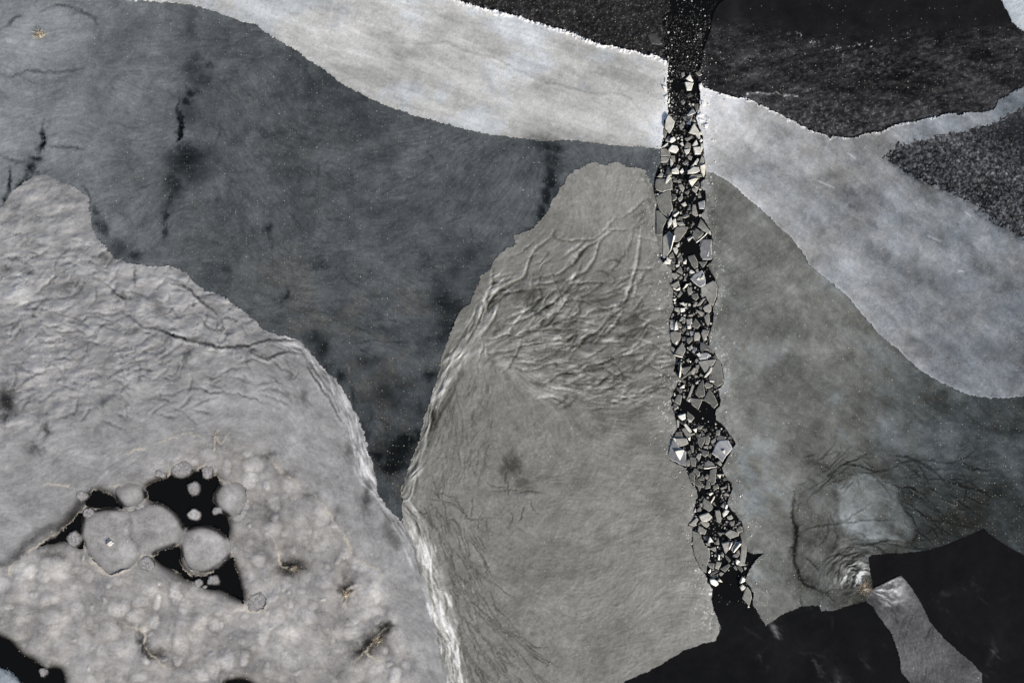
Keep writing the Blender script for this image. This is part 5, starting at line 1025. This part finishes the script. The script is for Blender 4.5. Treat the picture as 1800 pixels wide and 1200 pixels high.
M_lump.node_tree.links.new(nz_.outputs["Fac"], cr_.inputs[0]); M_lump.node_tree.links.new(cr_.outputs[0], b_.inputs["Base Color"])
def tuft(x, y, z, n, rad, h, seed, label, arc=(0, 6.283), lump=0.0, tall=0.0, w0=0.014):
    r = random.Random(seed); v, f = [], []
    def blade(x0, y0, dx, dy, hh, w):
        b = len(v); seg = 3
        L = math.hypot(dx, dy) + 1e-6; nx, ny = -dy / L * w, dx / L * w
        bend = r.uniform(0.2, 0.8)
        for k in range(seg + 1):
            t = k / seg; q = t ** (1 - 0.4 * bend)
            zz = hh * (t - bend * 0.6 * t * t); ww = 1 - 0.8 * t
            v.extend([(x0 + dx * q + nx * ww, y0 + dy * q + ny * ww, zz), (x0 + dx * q - nx * ww, y0 + dy * q - ny * ww, zz), (x0 + dx * q, y0 + dy * q, zz + w * ww * 1.4)])
            if k:
                for a, c in ((0, 1), (1, 2), (2, 0)): f.append([b + 3 * (k - 1) + a, b + 3 * (k - 1) + c, b + 3 * k + c, b + 3 * k + a])
    for k in range(n):
        a = r.uniform(*arc); q = rad * r.uniform(0.35, 1.0)
        blade(r.gauss(0, rad * .22), r.gauss(0, rad * .22), q * math.cos(a), q * math.sin(a), h * r.uniform(0.25, 1.0), w0 * r.uniform(0.7, 1.8))
    if tall: blade(0, 0, 0.08, 0.05, tall, 0.02)
    me = bpy.data.meshes.new("reed_tuft"); me.from_pydata(v, [], f); me.materials.append(M_reed)
    o = bpy.data.objects.new("reed_tuft", me); o.location = (wx(x), wy(y), z); col.objects.link(o)
    tag(o, label, "reed tuft")
    if lump:
        import bmesh
        bm = bmesh.new(); bmesh.ops.create_icosphere(bm, subdivisions=3, radius=1.0)
        for vv in bm.verts:
            k = 1 + 0.25 * math.sin(vv.co.x * 5 + seed) * math.cos(vv.co.y * 6) + 0.12 * math.sin(vv.co.z * 9 + vv.co.x * 7)
            vv.co = Vector((vv.co.x * lump * k, vv.co.y * lump * 0.8 * k, vv.co.z * lump * 0.55 * k))
        m2 = bpy.data.meshes.new("frost_lump"); bm.to_mesh(m2); bm.free(); m2.materials.append(M_lump)
        for p_ in m2.polygons: p_.use_smooth = True
        c_ = bpy.data.objects.new("frost_lump", m2); c_.parent = o; c_.location = (0.05, -0.1, 0.02); col.objects.link(c_)
    return o
tuft(70, 62, 0.06, 60, 0.62, 0.5, 1, "golden straw tuft in a pale ring of dark ice at top left", lump=0.14)
tuft(1518, 1032, 0.09, 90, 0.85, 0.5, 2, "spiky straw tuft in white swirled ice at the corner of the black ice", lump=0.16)
tuft(193, 951, 0.10, 16, 0.45, 0.35, 3, "brown reed tuft with white frost lump on the lobed pan", lump=0.30, tall=1.15)
tuft(512, 997, 0.08, 26, 0.62, 0.25, 4, "flat straw tuft in a dark slit right of the black holes", arc=(-0.6, 0.4), lump=0.09)
tuft(607, 1044, 0.08, 30, 0.5, 0.3, 5, "upright straw tuft in a dark slit between two white bubbly areas", arc=(0.9, 2.4), lump=0.1)
tuft(660, 1126, 0.08, 34, 0.7, 0.3, 6, "straw tuft lying along a long dark slit beside the white ridge", arc=(0.3, 1.3), lump=0.0)
tuft(262, 1140, 0.08, 12, 0.35, 0.3, 7, "small dark reed tuft in a slit low in the bubbly ice", arc=(-1.2, 0.6))
tuft(381, 766, 0.09, 14, 0.4, 0.3, 8, "small star of straw at the top of the bubbly ice")
tuft(1440, 1061, 0.09, 6, 0.16, 0.2, 9, "tiny straw wisp on the notch of the black ice edge", arc=(0.8, 2.2), lump=0.07)
